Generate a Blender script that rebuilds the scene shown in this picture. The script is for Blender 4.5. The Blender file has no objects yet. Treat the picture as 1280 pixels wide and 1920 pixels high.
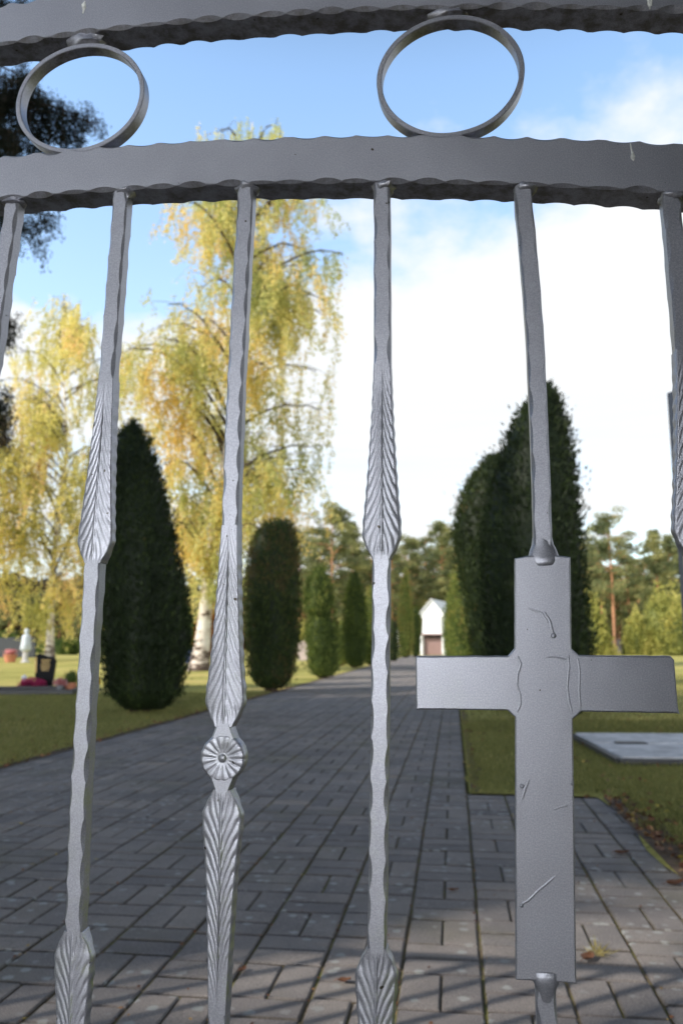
import bpy, math, random
import numpy as np
from mathutils import noise as mnoise, Vector

random.seed(7); RNG = np.random.default_rng(7)
R = math.radians
scene = bpy.context.scene
COL = scene.collection

# ------------------------------------------------------------ camera model
PITCH = R(9.3); FPX = 1500.0; CAMH = 0.85

def ray(x, y):
    r = (x - 640) / FPX; u = (960 - y) / FPX
    return (r, math.cos(PITCH) - u * math.sin(PITCH), math.sin(PITCH) + u * math.cos(PITCH))

def gr(x, y):
    d = ray(x, y); k = -CAMH / d[2]
    return (d[0] * k, d[1] * k)

def at(x, y, Y):
    d = ray(x, y); k = Y / d[1]
    return (d[0] * k, Y, CAMH + d[2] * k)

GA = R(8.5); GD = 0.64                       # gate yaw and distance
def gl(x, y):
    """photo measure -> gate-plane coordinates (u along the gate, z up)"""
    r = ray(x, y); k = GD / (r[0] * math.sin(GA) + r[1] * math.cos(GA))
    return (r[0] * k * math.cos(GA) - r[1] * k * math.sin(GA), CAMH + r[2] * k)

# ------------------------------------------------------------ helpers
def tag(o, label=None, cat=None, group=None, kind=None):
    if label: o['label'] = label
    if cat: o['category'] = cat
    if group: o['group'] = group
    if kind: o['kind'] = kind
    return o

def empty(name, loc=(0, 0, 0), rz=0.0):
    o = bpy.data.objects.new(name, None); COL.objects.link(o)
    o.location = loc; o.rotation_euler = (0, 0, rz); o.empty_display_size = 0.1
    return o

class MB:
    """collects geometry for ONE mesh"""
    def __init__(s): s.v = []; s.f = []; s.n = 0; s.a = []
    def add(s, verts, faces, attr=0.5):
        verts = np.asarray(verts, float).reshape(-1, 3)
        s.v.append(verts)
        for f in faces: s.f.append(tuple(int(i) + s.n for i in f))
        if np.isscalar(attr): s.a.extend([attr] * len(faces))
        else: s.a.extend(list(attr))
        s.n += len(verts)
    def box(s, c, sz, rz=0, attr=0.5, bev=0.0):
        hx, hy, hz = sz[0] / 2, sz[1] / 2, sz[2] / 2
        if bev <= 0:
            P = [(x, y, z) for z in (-hz, hz) for y in (-hy, hy) for x in (-hx, hx)]
            F = [(0, 2, 3, 1), (4, 5, 7, 6), (0, 1, 5, 4), (2, 6, 7, 3), (0, 4, 6, 2), (1, 3, 7, 5)]
        else:
            b = bev; P = []
            for z, k in ((-hz, 1), (-hz + b, 0), (hz - b, 0), (hz, 1)):
                q = b * k
                P += [(-hx + q, -hy + q, z), (hx - q, -hy + q, z), (hx - q, hy - q, z), (-hx + q, hy - q, z)]
            F = [(3, 2, 1, 0), (12, 13, 14, 15)]
            for r in range(3):
                for i in range(4):
                    j = (i + 1) % 4; F.append((r * 4 + i, r * 4 + j, r * 4 + 4 + j, r * 4 + 4 + i))
        ca, sa = math.cos(rz), math.sin(rz)
        s.add([(c[0] + x * ca - y * sa, c[1] + x * sa + y * ca, c[2] + z) for x, y, z in P], F, attr)
    def tube(s, pts, rad, n=8, attr=0.5, flat=1.0):
        pts = [Vector(p) for p in pts]
        if np.isscalar(rad): rad = [rad] * len(pts)
        V = []; F = []
        for i, p in enumerate(pts):
            t = (pts[min(i + 1, len(pts) - 1)] - pts[max(i - 1, 0)]).normalized()
            up = Vector((0, 0, 1)) if abs(t.z) < 0.9 else Vector((0, 1, 0))
            a = t.cross(up).normalized(); b = a.cross(t).normalized()
            for k in range(n):
                an = 2 * math.pi * k / n
                V.append(p + a * math.cos(an) * rad[i] + b * math.sin(an) * rad[i] * flat)
        for i in range(len(pts) - 1):
            for k in range(n):
                j = (k + 1) % n; F.append((i * n + k, (i + 1) * n + k, (i + 1) * n + j, i * n + j))
        F.append(tuple(range(n))); F.append(tuple(reversed([(len(pts) - 1) * n + k for k in range(n)])))
        s.add([tuple(v) for v in V], F, attr)
    def rings(s, rings, cap=True, attr=0.5):
        n = len(rings[0]); V = np.concatenate([np.asarray(r, float) for r in rings]); F = []
        for i in range(len(rings) - 1):
            for k in range(n):
                j = (k + 1) % n; F.append((i * n + k, i * n + j, (i + 1) * n + j, (i + 1) * n + k))
        if cap:
            F.append(tuple(reversed(range(n)))); F.append(tuple((len(rings) - 1) * n + k for k in range(n)))
        s.add(V, F, attr)
    def lathe(s, prof, c=(0, 0, 0), n=20, attr=0.5):
        s.rings([[(c[0] + r * math.cos(2 * math.pi * k / n), c[1] + r * math.sin(2 * math.pi * k / n), c[2] + z) for k in range(n)] for r, z in prof], attr=attr)
    def blob(s, c, r, seed=0, amp=0.25, n=12, attr=0.5, freq=1.3):
        m = n // 2 + 1; rg = []
        for i in range(m + 1):
            th = max(0.05, min(math.pi - 0.05, math.pi * i / m)); row = []
            for k in range(n):
                ph = 2 * math.pi * k / n
                d = Vector((math.sin(th) * math.cos(ph), math.sin(th) * math.sin(ph), -math.cos(th)))
                q = 1 + amp * mnoise.noise(d * freq + Vector((seed * 3.1, seed, 0)))
                row.append((c[0] + d.x * r[0] * q, c[1] + d.y * r[1] * q, c[2] + d.z * r[2] * q))
            rg.append(row)
        s.rings(rg, attr=attr)
    def build(s, name, mat, parent=None, smooth=None, loc=(0, 0, 0)):
        me = bpy.data.meshes.new(name)
        V = np.concatenate(s.v)
        me.from_pydata(V.tolist(), [], s.f)
        at_ = me.attributes.new('rnd', 'FLOAT', 'FACE'); at_.data.foreach_set('value', np.asarray(s.a, np.float32))
        me.materials.append(mat)
        if smooth is not None:
            me.polygons.foreach_set('use_smooth', [True] * len(me.polygons))
            me.set_sharp_from_angle(angle=R(smooth))
        me.update()
        o = bpy.data.objects.new(name, me); COL.objects.link(o); o.location = loc
        if parent is not None: o.parent = parent
        return o

def quads_mesh(name, V, rnd, mat, parent=None, loc=(0, 0, 0), extra=None):
    """V: (n,4,3) array of separate leaf quads; extra: MB merged in"""
    n = len(V); verts = V.reshape(-1, 3); loops = np.arange(n * 4, dtype=np.int32)
    starts = np.arange(0, n * 4, 4, dtype=np.int32)
    if extra is not None:
        ev = np.concatenate(extra.v); ef = [f for f in extra.f]
        base = len(verts); verts = np.concatenate([verts, ev])
        ls = []; st = []; c = len(loops)
        for f in ef: st.append(c); ls.extend([i + base for i in f]); c += len(f)
        loops = np.concatenate([loops, np.array(ls, np.int32)]); starts = np.concatenate([starts, np.array(st, np.int32)])
        rnd = np.concatenate([rnd, np.array(extra.a)])
    me = bpy.data.meshes.new(name)
    me.vertices.add(len(verts)); me.vertices.foreach_set('co', verts.astype(np.float32).ravel())
    me.loops.add(len(loops)); me.loops.foreach_set('vertex_index', loops)
    me.polygons.add(len(starts)); me.polygons.foreach_set('loop_start', starts)
    a = me.attributes.new('rnd', 'FLOAT', 'FACE'); a.data.foreach_set('value', rnd.astype(np.float32))
    me.materials.append(mat); me.update(calc_edges=True)
    o = bpy.data.objects.new(name, me); COL.objects.link(o); o.location = loc
    if parent is not None: o.parent = parent
    return o

def leaf_quads(P, D, length, width, rng=RNG):
    """diamond leaves at P, pointing along D"""
    n = len(P); D = D / (np.linalg.norm(D, axis=1, keepdims=True) + 1e-9)
    A = np.cross(D, rng.normal(size=(n, 3))); A /= (np.linalg.norm(A, axis=1, keepdims=True) + 1e-9)
    L = (length * rng.uniform(.7, 1.3, n))[:, None]; W = (width * rng.uniform(.7, 1.3, n))[:, None]
    return np.stack([P, P + D * L * .45 + A * W * .5, P + D * L, P + D * L * .45 - A * W * .5], axis=1)

def copy_tree(o, parent=None, name=None):
    c = o.copy(); COL.objects.link(c); c.parent = parent
    for ch in list(o.children): copy_tree(ch, c)
    return c

# ------------------------------------------------------------ materials
def mat_new(name):
    m = bpy.data.materials.new(name); m.use_nodes = True
    nt = m.node_tree; b = nt.nodes['Principled BSDF']
    return m, nt, b
def N(nt, t, **k):
    n = nt.nodes.new(t)
    for a, v in k.items():
        if a in n.inputs: n.inputs[a].default_value = v
        else: setattr(n, a, v)
    return n
def L(nt, a, b): nt.links.new(a, b)
def ramp(nt, src, stops, interp='LINEAR'):
    n = nt.nodes.new('ShaderNodeValToRGB'); n.color_ramp.interpolation = interp
    e = n.color_ramp.elements
    while len(e) < len(stops): e.new(0.5)
    for i, (p, c) in enumerate(stops): e[i].position = p; e[i].color = (*c, 1) if len(c) == 3 else c
    L(nt, src, n.inputs[0]); return n
def mixc(nt, fac, a, b, mode='MIX'):
    n = nt.nodes.new('ShaderNodeMix'); n.data_type = 'RGBA'; n.blend_type = mode
    for i, s in ((0, fac), (6, a), (7, b)):
        if hasattr(s, 'node'): L(nt, s, n.inputs[i])
        else: n.inputs[i].default_value = s if i == 0 else (*s, 1)
    return n.outputs[2]
def math_(nt, op, a, b=None, c=None, clamp=False):
    n = nt.nodes.new('ShaderNodeMath'); n.operation = op; n.use_clamp = clamp
    for i, s in enumerate((a, b, c)):
        if s is None: continue
        if hasattr(s, 'node'): L(nt, s, n.inputs[i])
        else: n.inputs[i].default_value = s
    return n.outputs[0]
def noise(nt, vec, scale, detail=3, rough=.5):
    n = N(nt, 'ShaderNodeTexNoise'); n.inputs['Scale'].default_value = scale
    n.inputs['Detail'].default_value = detail; n.inputs['Roughness'].default_value = rough
    if vec is not None: L(nt, vec, n.inputs['Vector'])
    return n.outputs['Fac']
def obco(nt): return nt.nodes.new('ShaderNodeTexCoord').outputs['Object']
def attr(nt, nm='rnd'):
    n = nt.nodes.new('ShaderNodeAttribute'); n.attribute_name = nm; return n.outputs['Fac']
def bump(nt, b, h, strength, dist=1.0):
    n = nt.nodes.new('ShaderNodeBump'); n.inputs['Strength'].default_value = strength; n.inputs['Distance'].default_value = dist
    L(nt, h, n.inputs['Height']); L(nt, n.outputs[0], b.inputs['Normal']); return n

def make_metal():
    m, nt, b = mat_new('grey_micaceous_paint'); oc = obco(nt)
    geo = nt.nodes.new('ShaderNodeNewGeometry'); sep = nt.nodes.new('ShaderNodeSeparateXYZ')
    vt = nt.nodes.new('ShaderNodeVectorTransform'); vt.vector_type = 'NORMAL'; vt.convert_from = 'WORLD'; vt.convert_to = 'OBJECT'
    L(nt, geo.outputs['Normal'], vt.inputs[0]); L(nt, vt.outputs[0], sep.inputs[0])
    so = nt.nodes.new('ShaderNodeSeparateXYZ'); L(nt, oc, so.inputs[0])
    big = noise(nt, oc, 11, 8, .68); fine = noise(nt, oc, 900, 3, .8)
    col = ramp(nt, big, [(.22, (.282, .285, .324)), (.5, (.315, .318, .360)), (.78, (.345, .348, .392))]).outputs[0]
    gl_ = ramp(nt, fine, [(.32, (.80, .80, .82)), (.5, (1.0, 1.0, 1.0)), (.68, (1.28, 1.28, 1.31))]).outputs[0]
    col = mixc(nt, 1.0, col, gl_, 'MULTIPLY')
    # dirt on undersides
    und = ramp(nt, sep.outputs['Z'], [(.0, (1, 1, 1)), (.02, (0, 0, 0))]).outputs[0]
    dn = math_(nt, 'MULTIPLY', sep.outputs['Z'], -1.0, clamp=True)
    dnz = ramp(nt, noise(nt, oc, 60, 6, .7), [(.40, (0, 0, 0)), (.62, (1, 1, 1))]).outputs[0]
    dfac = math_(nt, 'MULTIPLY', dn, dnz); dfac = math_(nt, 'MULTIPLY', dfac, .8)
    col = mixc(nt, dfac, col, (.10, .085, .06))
    # algae, lower part of the right-hand bar faces
    alg = ramp(nt, noise(nt, oc, 45, 7, .75), [(.48, (0, 0, 0)), (.60, (1, 1, 1))]).outputs[0]
    sx = ramp(nt, sep.outputs['X'], [(.15, (.12, .12, .12)), (.5, (1, 1, 1))]).outputs[0]
    hz = ramp(nt, so.outputs['Z'], [(.60, (1, 1, 1)), (.98, (0, 0, 0))]).outputs[0]
    lx = ramp(nt, so.outputs['X'], [(0.0, (1, 1, 1)), (.03, (.0, .0, .0))]).outputs[0]
    f = math_(nt, 'MULTIPLY', alg, sx); f = math_(nt, 'MULTIPLY', f, hz); f = math_(nt, 'MULTIPLY', f, lx); f = math_(nt, 'MULTIPLY', f, .55)
    col = mixc(nt, f, col, (.30, .36, .10))
    # specks
    sp = ramp(nt, noise(nt, oc, 170, 1, .5), [(.20, (1, 1, 1)), (.235, (0, 0, 0))]).outputs[0]
    col = mixc(nt, sp, col, (.05, .04, .03))
    L(nt, col, b.inputs['Base Color'])
    b.inputs['Metallic'].default_value = .64
    rr = math_(nt, 'MULTIPLY_ADD', big, .16, .32); L(nt, rr, b.inputs['Roughness'])
    h1 = math_(nt, 'MULTIPLY', noise(nt, oc, 500, 3, .7), .30)
    h2 = noise(nt, oc, 38, 3, .5)
    h = math_(nt, 'ADD', h1, h2)
    bump(nt, b, h, .22, .0010)
    return m
M_METAL = make_metal()

def simple(name, col, rough=.6, metal=0, var=.15, sc=20, bmp=0.0, bsc=60, spec=None):
    m, nt, b = mat_new(name); oc = obco(nt); n = noise(nt, oc, sc, 4, .6)
    c = ramp(nt, n, [(.3, tuple(v * (1 - var) for v in col)), (.7, tuple(min(1, v * (1 + var)) for v in col))]).outputs[0]
    L(nt, c, b.inputs['Base Color']); b.inputs['Roughness'].default_value = rough; b.inputs['Metallic'].default_value = metal
    if spec is not None: b.inputs['Specular IOR Level'].default_value = spec
    if bmp: bump(nt, b, noise(nt, oc, bsc, 4, .6), bmp, .01)
    return m

def foliage(name, stops, trans=.35, nsc=1.5, nf=.5, tcol=None, rough=.6):
    m, nt, b = mat_new(name); oc = obco(nt)
    f = math_(nt, 'MULTIPLY_ADD', noise(nt, oc, nsc, 3, .6), nf * 2, -nf)
    f = math_(nt, 'ADD', attr(nt), f, clamp=True)
    c = ramp(nt, f, stops).outputs[0]
    L(nt, c, b.inputs['Base Color']); b.inputs['Roughness'].default_value = rough; b.inputs['Specular IOR Level'].default_value = .25
    t = nt.nodes.new('ShaderNodeBsdfTranslucent'); L(nt, c if tcol is None else mixc(nt, .5, c, tcol), t.inputs[0])
    mx = nt.nodes.new('ShaderNodeMixShader'); mx.inputs[0].default_value = trans
    L(nt, b.outputs[0], mx.inputs[1]); L(nt, t.outputs[0], mx.inputs[2])
    L(nt, mx.outputs[0], nt.nodes['Material Output'].inputs[0]); return m

M_YEW = foliage('dark_yew_foliage', [(0, (.010, .018, .006)), (.5, (.026, .042, .012)), (.9, (.065, .09, .022)), (1, (.12, .085, .035))], .15, .9, .35)
M_YEW2 = foliage('green_cypress_foliage', [(0, (.045, .07, .015)), (.5, (.14, .185, .04)), (.85, (.30, .33, .08)), (1, (.34, .26, .08))], .3, 1.2, .4)
M_BIRCH = foliage('birch_leaves', [(0, (.34, .38, .13)), (.4, (.60, .60, .22)), (.7, (.84, .75, .30)), (1, (.92, .66, .22))], .58, .55, .7)
M_BIRCH2 = foliage('golden_birch_leaves', [(0, (.46, .45, .13)), (.45, (.80, .72, .25)), (.8, (.92, .76, .32)), (1, (.90, .62, .32))], .6, .5, .6)
M_PINE = foliage('pine_needles', [(0, (.08, .10, .04)), (.5, (.19, .205, .08)), (1, (.38, .36, .14))], .25, .4, .4)
M_SHRUB = foliage('yellow_green_shrub_leaves', [(0, (.17, .19, .05)), (.5, (.38, .38, .10)), (1, (.58, .50, .15))], .4, .8, .5)
M_HEDGE = foliage('hedge_leaves', [(0, (.03, .055, .012)), (.5, (.08, .12, .025)), (1, (.22, .27, .06))], .3, 1.0, .4)
M_RUST = foliage('russet_leaves', [(0, (.10, .04, .015)), (.5, (.30, .12, .03)), (1, (.45, .22, .05))], .4, 1.0, .4)
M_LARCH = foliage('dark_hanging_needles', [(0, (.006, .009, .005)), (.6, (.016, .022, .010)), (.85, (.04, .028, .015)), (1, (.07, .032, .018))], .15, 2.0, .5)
M_BARK = simple('dark_bark', (.07, .05, .035), .9, var=.4, sc=12, bmp=.6, bsc=25)
M_GRASSBL = foliage('grass_blades', [(0, (.10, .11, .035)), (.5, (.25, .24, .075)), (.85, (.26, .26, .09)), (1, (.38, .30, .13))], .3, .6, .35)

def make_bark_pine():
    m, nt, b = mat_new('orange_pine_bark'); oc = obco(nt)
    s = nt.nodes.new('ShaderNodeSeparateXYZ'); L(nt, oc, s.inputs[0])
    hf = ramp(nt, math_(nt, 'MULTIPLY', s.outputs['Z'], .1), [(.0, (.22, .13, .08)), (.35, (.50, .25, .13)), (1, (.60, .29, .14))]).outputs[0]
    c = mixc(nt, 1.0, hf, ramp(nt, noise(nt, oc, 5, 5, .7), [(.3, (.55, .5, .5)), (.7, (1.2, 1.2, 1.2))]).outputs[0], 'MULTIPLY')
    L(nt, c, b.inputs['Base Color']); b.inputs['Roughness'].default_value = .9; return m
M_PBARK = make_bark_pine()
def make_bark_birch():
    m, nt, b = mat_new('white_birch_bark'); oc = obco(nt)
    mp = nt.nodes.new('ShaderNodeMapping'); mp.inputs['Scale'].default_value = (2.2, 2.2, 5); L(nt, oc, mp.inputs[0])
    n1 = noise(nt, mp.outputs[0], 1.0, 6, .65)
    s = nt.nodes.new('ShaderNodeSeparateXYZ'); L(nt, oc, s.inputs[0])
    low = ramp(nt, s.outputs['Z'], [(0, (.16, .16, .16)), (1, (0, 0, 0))]).outputs[0]
    f = math_(nt, 'ADD', n1, low)
    c = ramp(nt, f, [(.42, (.78, .74, .68)), (.56, (.55, .47, .40)), (.62, (.09, .06, .045))]).outputs[0]
    L(nt, c, b.inputs['Base Color']); b.inputs['Roughness'].default_value = .8
    bump(nt, b, n1, .6, .03); return m
M_BBARK = make_bark_birch()

def make_paver():
    m, nt, b = mat_new('grey_concrete_pavers'); oc = obco(nt)
    a = attr(nt)
    base = ramp(nt, a, [(0, (.060, .050, .036)), (.2, (.14, .125, .115)), (.3, (.185, .170, .172)), (.6, (.232, .212, .208)), (.9, (.275, .242, .226)), (1, (.33, .275, .23))]).outputs[0]
    sp = ramp(nt, noise(nt, oc, 260, 3, .75), [(.25, (.45, .45, .47)), (.5, (1, 1, 1)), (.75, (1.7, 1.7, 1.65))]).outputs[0]
    c = mixc(nt, 1.0, base, sp, 'MULTIPLY')
    st = ramp(nt, noise(nt, oc, 3.0, 5, .65), [(.3, (.78, .78, .8)), (.7, (1.22, 1.2, 1.15))]).outputs[0]
    c = mixc(nt, 1.0, c, st, 'MULTIPLY')
    gs = ramp(nt, noise(nt, oc, 1.1, 6, .7), [(.52, (0, 0, 0)), (.72, (.45, .45, .45))]).outputs[0]
    c = mixc(nt, gs, c, (.11, .11, .045))
    # pale lichen spots in patches
    v = nt.nodes.new('ShaderNodeTexVoronoi'); v.inputs['Scale'].default_value = 17; L(nt, oc, v.inputs['Vector'])
    wn = noise(nt, oc, 60, 3, .6)
    d = math_(nt, 'MULTIPLY_ADD', wn, .35, v.outputs['Distance'])
    spot = ramp(nt, d, [(.36, (1, 1, 1)), (.46, (0, 0, 0))]).outputs[0]
    gate_ = ramp(nt, noise(nt, oc, 1.3, 2, .5), [(.40, (0, 0, 0)), (.50, (1, 1, 1))]).outputs[0]
    sel = ramp(nt, v.outputs['Color'], [(.32, (0, 0, 0)), (.42, (1, 1, 1))]).outputs[0]
    f = math_(nt, 'MULTIPLY', spot, gate_); f = math_(nt, 'MULTIPLY', f, sel); f = math_(nt, 'MULTIPLY', f, .8)
    c = mixc(nt, f, c, (.36, .37, .36))
    L(nt, c, b.inputs['Base Color']); b.inputs['Roughness'].default_value = .85; b.inputs['Specular IOR Level'].default_value = .3
    bump(nt, b, noise(nt, oc, 160, 6, .8), .9, .006); return m
M_PAVER = make_paver()
def make_joint():
    m, nt, b = mat_new('mossy_sand_joints'); oc = obco(nt)
    c = ramp(nt, noise(nt, oc, 7, 6, .75), [(.3, (.09, .07, .045)), (.48, (.18, .14, .085)), (.60, (.17, .165, .045)), (.75, (.20, .22, .045))]).outputs[0]
    c = mixc(nt, 1.0, c, ramp(nt, noise(nt, oc, 150, 3, .7), [(.3, (.5, .5, .5)), (.7, (1.5, 1.5, 1.4))]).outputs[0], 'MULTIPLY')
    L(nt, c, b.inputs['Base Color']); b.inputs['Roughness'].default_value = 1.0
    bump(nt, b, noise(nt, oc, 120, 4, .7), .8, .008); return m
M_JOINT = make_joint()
def make_lawn():
    m, nt, b = mat_new('lawn_turf'); oc = obco(nt)
    n1 = noise(nt, oc, .45, 5, .6); n2 = noise(nt, oc, 30, 6, .75)
    c = ramp(nt, n1, [(.3, (.27, .27, .08)), (.5, (.44, .40, .13)), (.68, (.62, .50, .21))]).outputs[0]
    c = mixc(nt, 1.0, c, ramp(nt, n2, [(.3, (.45, .5, .4)), (.7, (1.5, 1.45, 1.4))]).outputs[0], 'MULTIPLY')
    L(nt, c, b.inputs['Base Color']); b.inputs['Roughness'].default_value = .95; b.inputs['Specular IOR Level'].default_value = .1
    bump(nt, b, n2, .8, .03); return m
M_LAWN = make_lawn()
M_DROP = simple('bird_dropping_white', (.55, .55, .53), .7, var=.3, sc=400)
M_CONC = simple('pale_bounce_concrete', (.60, .59, .57), .9, var=.12, sc=3)  # kept pale to bounce light onto the gate
M_SOIL = simple('leaf_strewn_soil', (.10, .065, .04), 1.0, var=.5, sc=18, bmp=.6, bsc=60)
M_LITTER = foliage('fallen_leaf_brown', [(0, (.10, .045, .03)), (.5, (.20, .095, .05)), (.85, (.30, .18, .08)), (1, (.48, .38, .08))], .15, 3, .3)
M_GRANITE = simple('grey_granite', (.55, .53, .53), .85, var=.3, sc=7, bmp=.1)
M_BLACKST = simple('polished_black_stone', (.010, .010, .012), .6, var=.2, sc=10, spec=.12)
M_GOLD = simple('gold_lettering', (.70, .45, .12), .4, var=.15, sc=30)
M_KERB = simple('dark_stone_kerb', (.035, .035, .04), .5, var=.2)
M_TERRA = simple('terracotta', (.50, .20, .11), .8, var=.15)
M_WHITE = simple('white_ceramic', (.75, .75, .78), .5, var=.05)
M_STATUE = simple('bluish_white_stone', (.55, .60, .66), .7, var=.1)
M_VASE = simple('grey_metal_vase', (.35, .38, .42), .4, metal=.4, var=.1)
M_MAGENTA = foliage('magenta_heather_flowers', [(0, (.16, .01, .04)), (.6, (.42, .03, .12)), (1, (.62, .08, .22))], .2, 3, .3)
M_YFLOWER = foliage('yellow_flowers', [(0, (.5, .3, .02)), (1, (.9, .65, .03))], .2, 3, .3)
M_PINKFL = foliage('red_pink_flowers', [(0, (.45, .08, .08)), (.6, (.6, .25, .25)), (1, (.8, .75, .75))], .2, 9, .4)
M_PLASTER = simple('white_plaster', (.86, .86, .86), .8, var=.02, sc=2)
M_BROWNW = simple('brown_door_boards', (.27, .17, .155), .7, var=.2, sc=9)
M_ROOF = simple('pale_roof_edge', (.60, .58, .56), .8, var=.1)
M_DARK = simple('dark_opening', (.02, .02, .02), .9, var=.1)
M_ALU = simple('grey_powder_coated_frame', (.15, .155, .18), .45, metal=.3, var=.05)
M_RAILG = simple('weathered_dark_fence', (.13, .12, .13), .8, var=.2)
M_STONEP = simple('pinkish_stone', (.55, .45, .42), .8, var=.2, sc=5)
M_GREYW = simple('dark_grey_render', (.06, .065, .075), .9, var=.1)
M_BLUE = simple('dark_blue_enamel', (.03, .05, .14), .5, var=.1)
def make_glass():
    m, nt, b = mat_new('noticeboard_glass'); b.inputs['Base Color'].default_value = (.6, .65, .68, 1)
    b.inputs['Roughness'].default_value = .04; b.inputs['Metallic'].default_value = .0
    g = nt.nodes.new('ShaderNodeBsdfGlossy'); g.inputs['Roughness'].default_value = .03; g.inputs[0].default_value = (.75, .8, .84, 1)
    t = nt.nodes.new('ShaderNodeBsdfTransparent'); mx = nt.nodes.new('ShaderNodeMixShader'); mx.inputs[0].default_value = .4
    L(nt, t.outputs[0], mx.inputs[1]); L(nt, g.outputs[0], mx.inputs[2]); L(nt, mx.outputs[0], nt.nodes['Material Output'].inputs[0]); return m
M_GLASS = make_glass()

# ------------------------------------------------------------ the gate
def interp(x, xs, ys): return float(np.interp(x, xs, ys))

def poly_fit(pts, deg): return np.poly1d(np.polyfit([p[0] for p in pts], [p[1] for p in pts], deg))

def dent(x, P, ln, cmax, cmin, ph):
    """lens shaped hammer dents along an edge, with a little irregularity"""
    k = math.floor((x + ph) / P); q = (x + ph) - (k + .5) * P
    rr = random.Random(k * 131 + int(ph * 1e5)); a = cmax * rr.uniform(.45, 1.3); q += P * rr.uniform(-.12, .12)
    return cmin + a * max(0.0, 1 - (2 * q / ln) ** 2)

def hammered(path, w, d, y0, P, ln, cmax, cmin, step, phs, mb, flare=None):
    """sweep a w x d rectangular bar with dented arrises along path of (u,z); y runs into the gate"""
    pts = np.array(path, float); seg = np.hypot(*np.diff(pts, axis=0).T); S = np.concatenate([[0], np.cumsum(seg)])
    n = max(2, int(S[-1] / step)); rings = []
    for i in range(n + 1):
        s = S[-1] * i / n; e = 1e-3
        p = np.array([np.interp(s, S, pts[:, 0]), np.interp(s, S, pts[:, 1])])
        t = np.array([np.interp(min(s + .01, S[-1]), S, pts[:, 0]) - np.interp(max(s - .01, 0), S, pts[:, 0]),
                      np.interp(min(s + .01, S[-1]), S, pts[:, 1]) - np.interp(max(s - .01, 0), S, pts[:, 1])]); t /= np.hypot(*t)
        nn = np.array([t[1], -t[0]])      # across
        c = [dent(s, P, ln, cmax, cmin, ph) for ph in phs]
        h = w / 2
        if flare: h += flare(s, S[-1])
        wob = .0004 * mnoise.noise(Vector((s * 30, phs[0] * 40, 0)))
        q = [(-h, y0 + c[0]), (-h + c[0], y0), (h - c[1], y0), (h, y0 + c[1]), (h, y0 + d - c[2]), (h - c[2], y0 + d), (-h + c[3], y0 + d), (-h, y0 + d - c[3])]
        rings.append([(p[0] + nn[0] * (a + wob), b, p[1] + nn[1] * (a + wob)) for a, b in q])
    mb.rings(rings)

def smooth_path(pts, n=14):
    pts = sorted(pts, key=lambda p: -p[1]); zs = np.array([p[1] for p in pts]); us = np.array([p[0] for p in pts])
    f = np.poly1d(np.polyfit(zs, us, min(3, len(pts) - 1)))
    lo, hi = zs.min(), zs.max()
    def g(z):
        zc = min(max(z, lo), hi); return float(f(zc)) + (z - zc) * 0.0
    return g

low_pts = [(0, 292), (240, 272), (450, 259), (640, 254), (870, 252), (1000, 256), (1200, 265), (1280, 270)]
lt = [gl(*p) for p in low_pts]; LOWF = poly_fit(lt, 2)
up_pts = [(0, 83), (240, 50), (480, 28), (640, 20), (850, 12), (1000, 12), (1280, 18)]
ut = [gl(*p) for p in up_pts]; UPF = poly_fit(ut, 2)
def low_top(u): return LOWF(u)
def up_bot(u): return UPF(u)
RH = .0446; U0, U1 = -.86, .43

gate = tag(empty('iron_gate', (GD * math.sin(GA), GD * math.cos(GA), 0), -GA),
           'grey painted wrought iron gate with arched hammered rails, rings and a flat cross', 'gate')

def rail(name, f, off, phs, h=RH, dep=.030):
    mb = MB(); us = np.linspace(U0, U1, 60)
    path = [(u, f(u) + off) for u in us]
    hammered(path, h, dep, 0.0, .0300, .0262, .0030, .0008, .0016, phs, mb)
    return mb.build(name, M_METAL, gate, smooth=28)
low_rail = rail('arched_rail', low_top, -RH / 2, (.004, .011, .019, .027))
top_rail = rail('arched_rail', up_bot, RH / 2, (.013, .002, .024, .009))
low_rail['label'] = 'lower arched hammered rail'; top_rail['label'] = 'upper arched hammered rail'

def splash(parent, u, z, pts, r, seed):
    mb = MB(); mb.blob((u, -.0002, z), (r, .0007, r * 2.2), seed, .5, 14)
    mb.tube([(u + a, -.0002, z + b) for a, b in pts], [r * .5, r * .35, r * .2][:len(pts)], 6, flat=.6)
    mb.build('bird_dropping', M_DROP, parent, smooth=60)
for q, par, sd in (((158, 12), top_rail, 1), ((1217, 2), top_rail, 3)):
    u, z = gl(*q); splash(par, u, z, [(0, 0), (-.0005, -.008), (-.001, -.0075)], .0022, sd)
u, z = gl(1185, 293); splash(low_rail, u, z, [(0, 0), (-.0006, .006), (-.0012, .012)], .0018, 5)
# bottom rail, stiles (outside the picture)
mb = MB(); hammered([(U0, .11), (U1, .11)], .04, .03, 0, .03, .026, .005, .0008, .004, (.004, .01, .02, .03), mb)
mb.build('bottom_rail', M_METAL, gate, smooth=28)
for u in (U0 - .0205, U1 + .0205):
    mb = MB(); mb.box((u, .015, .76), (.04, .045, 1.42), bev=.003); mb.build('stile', M_METAL, gate, smooth=28)

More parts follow.
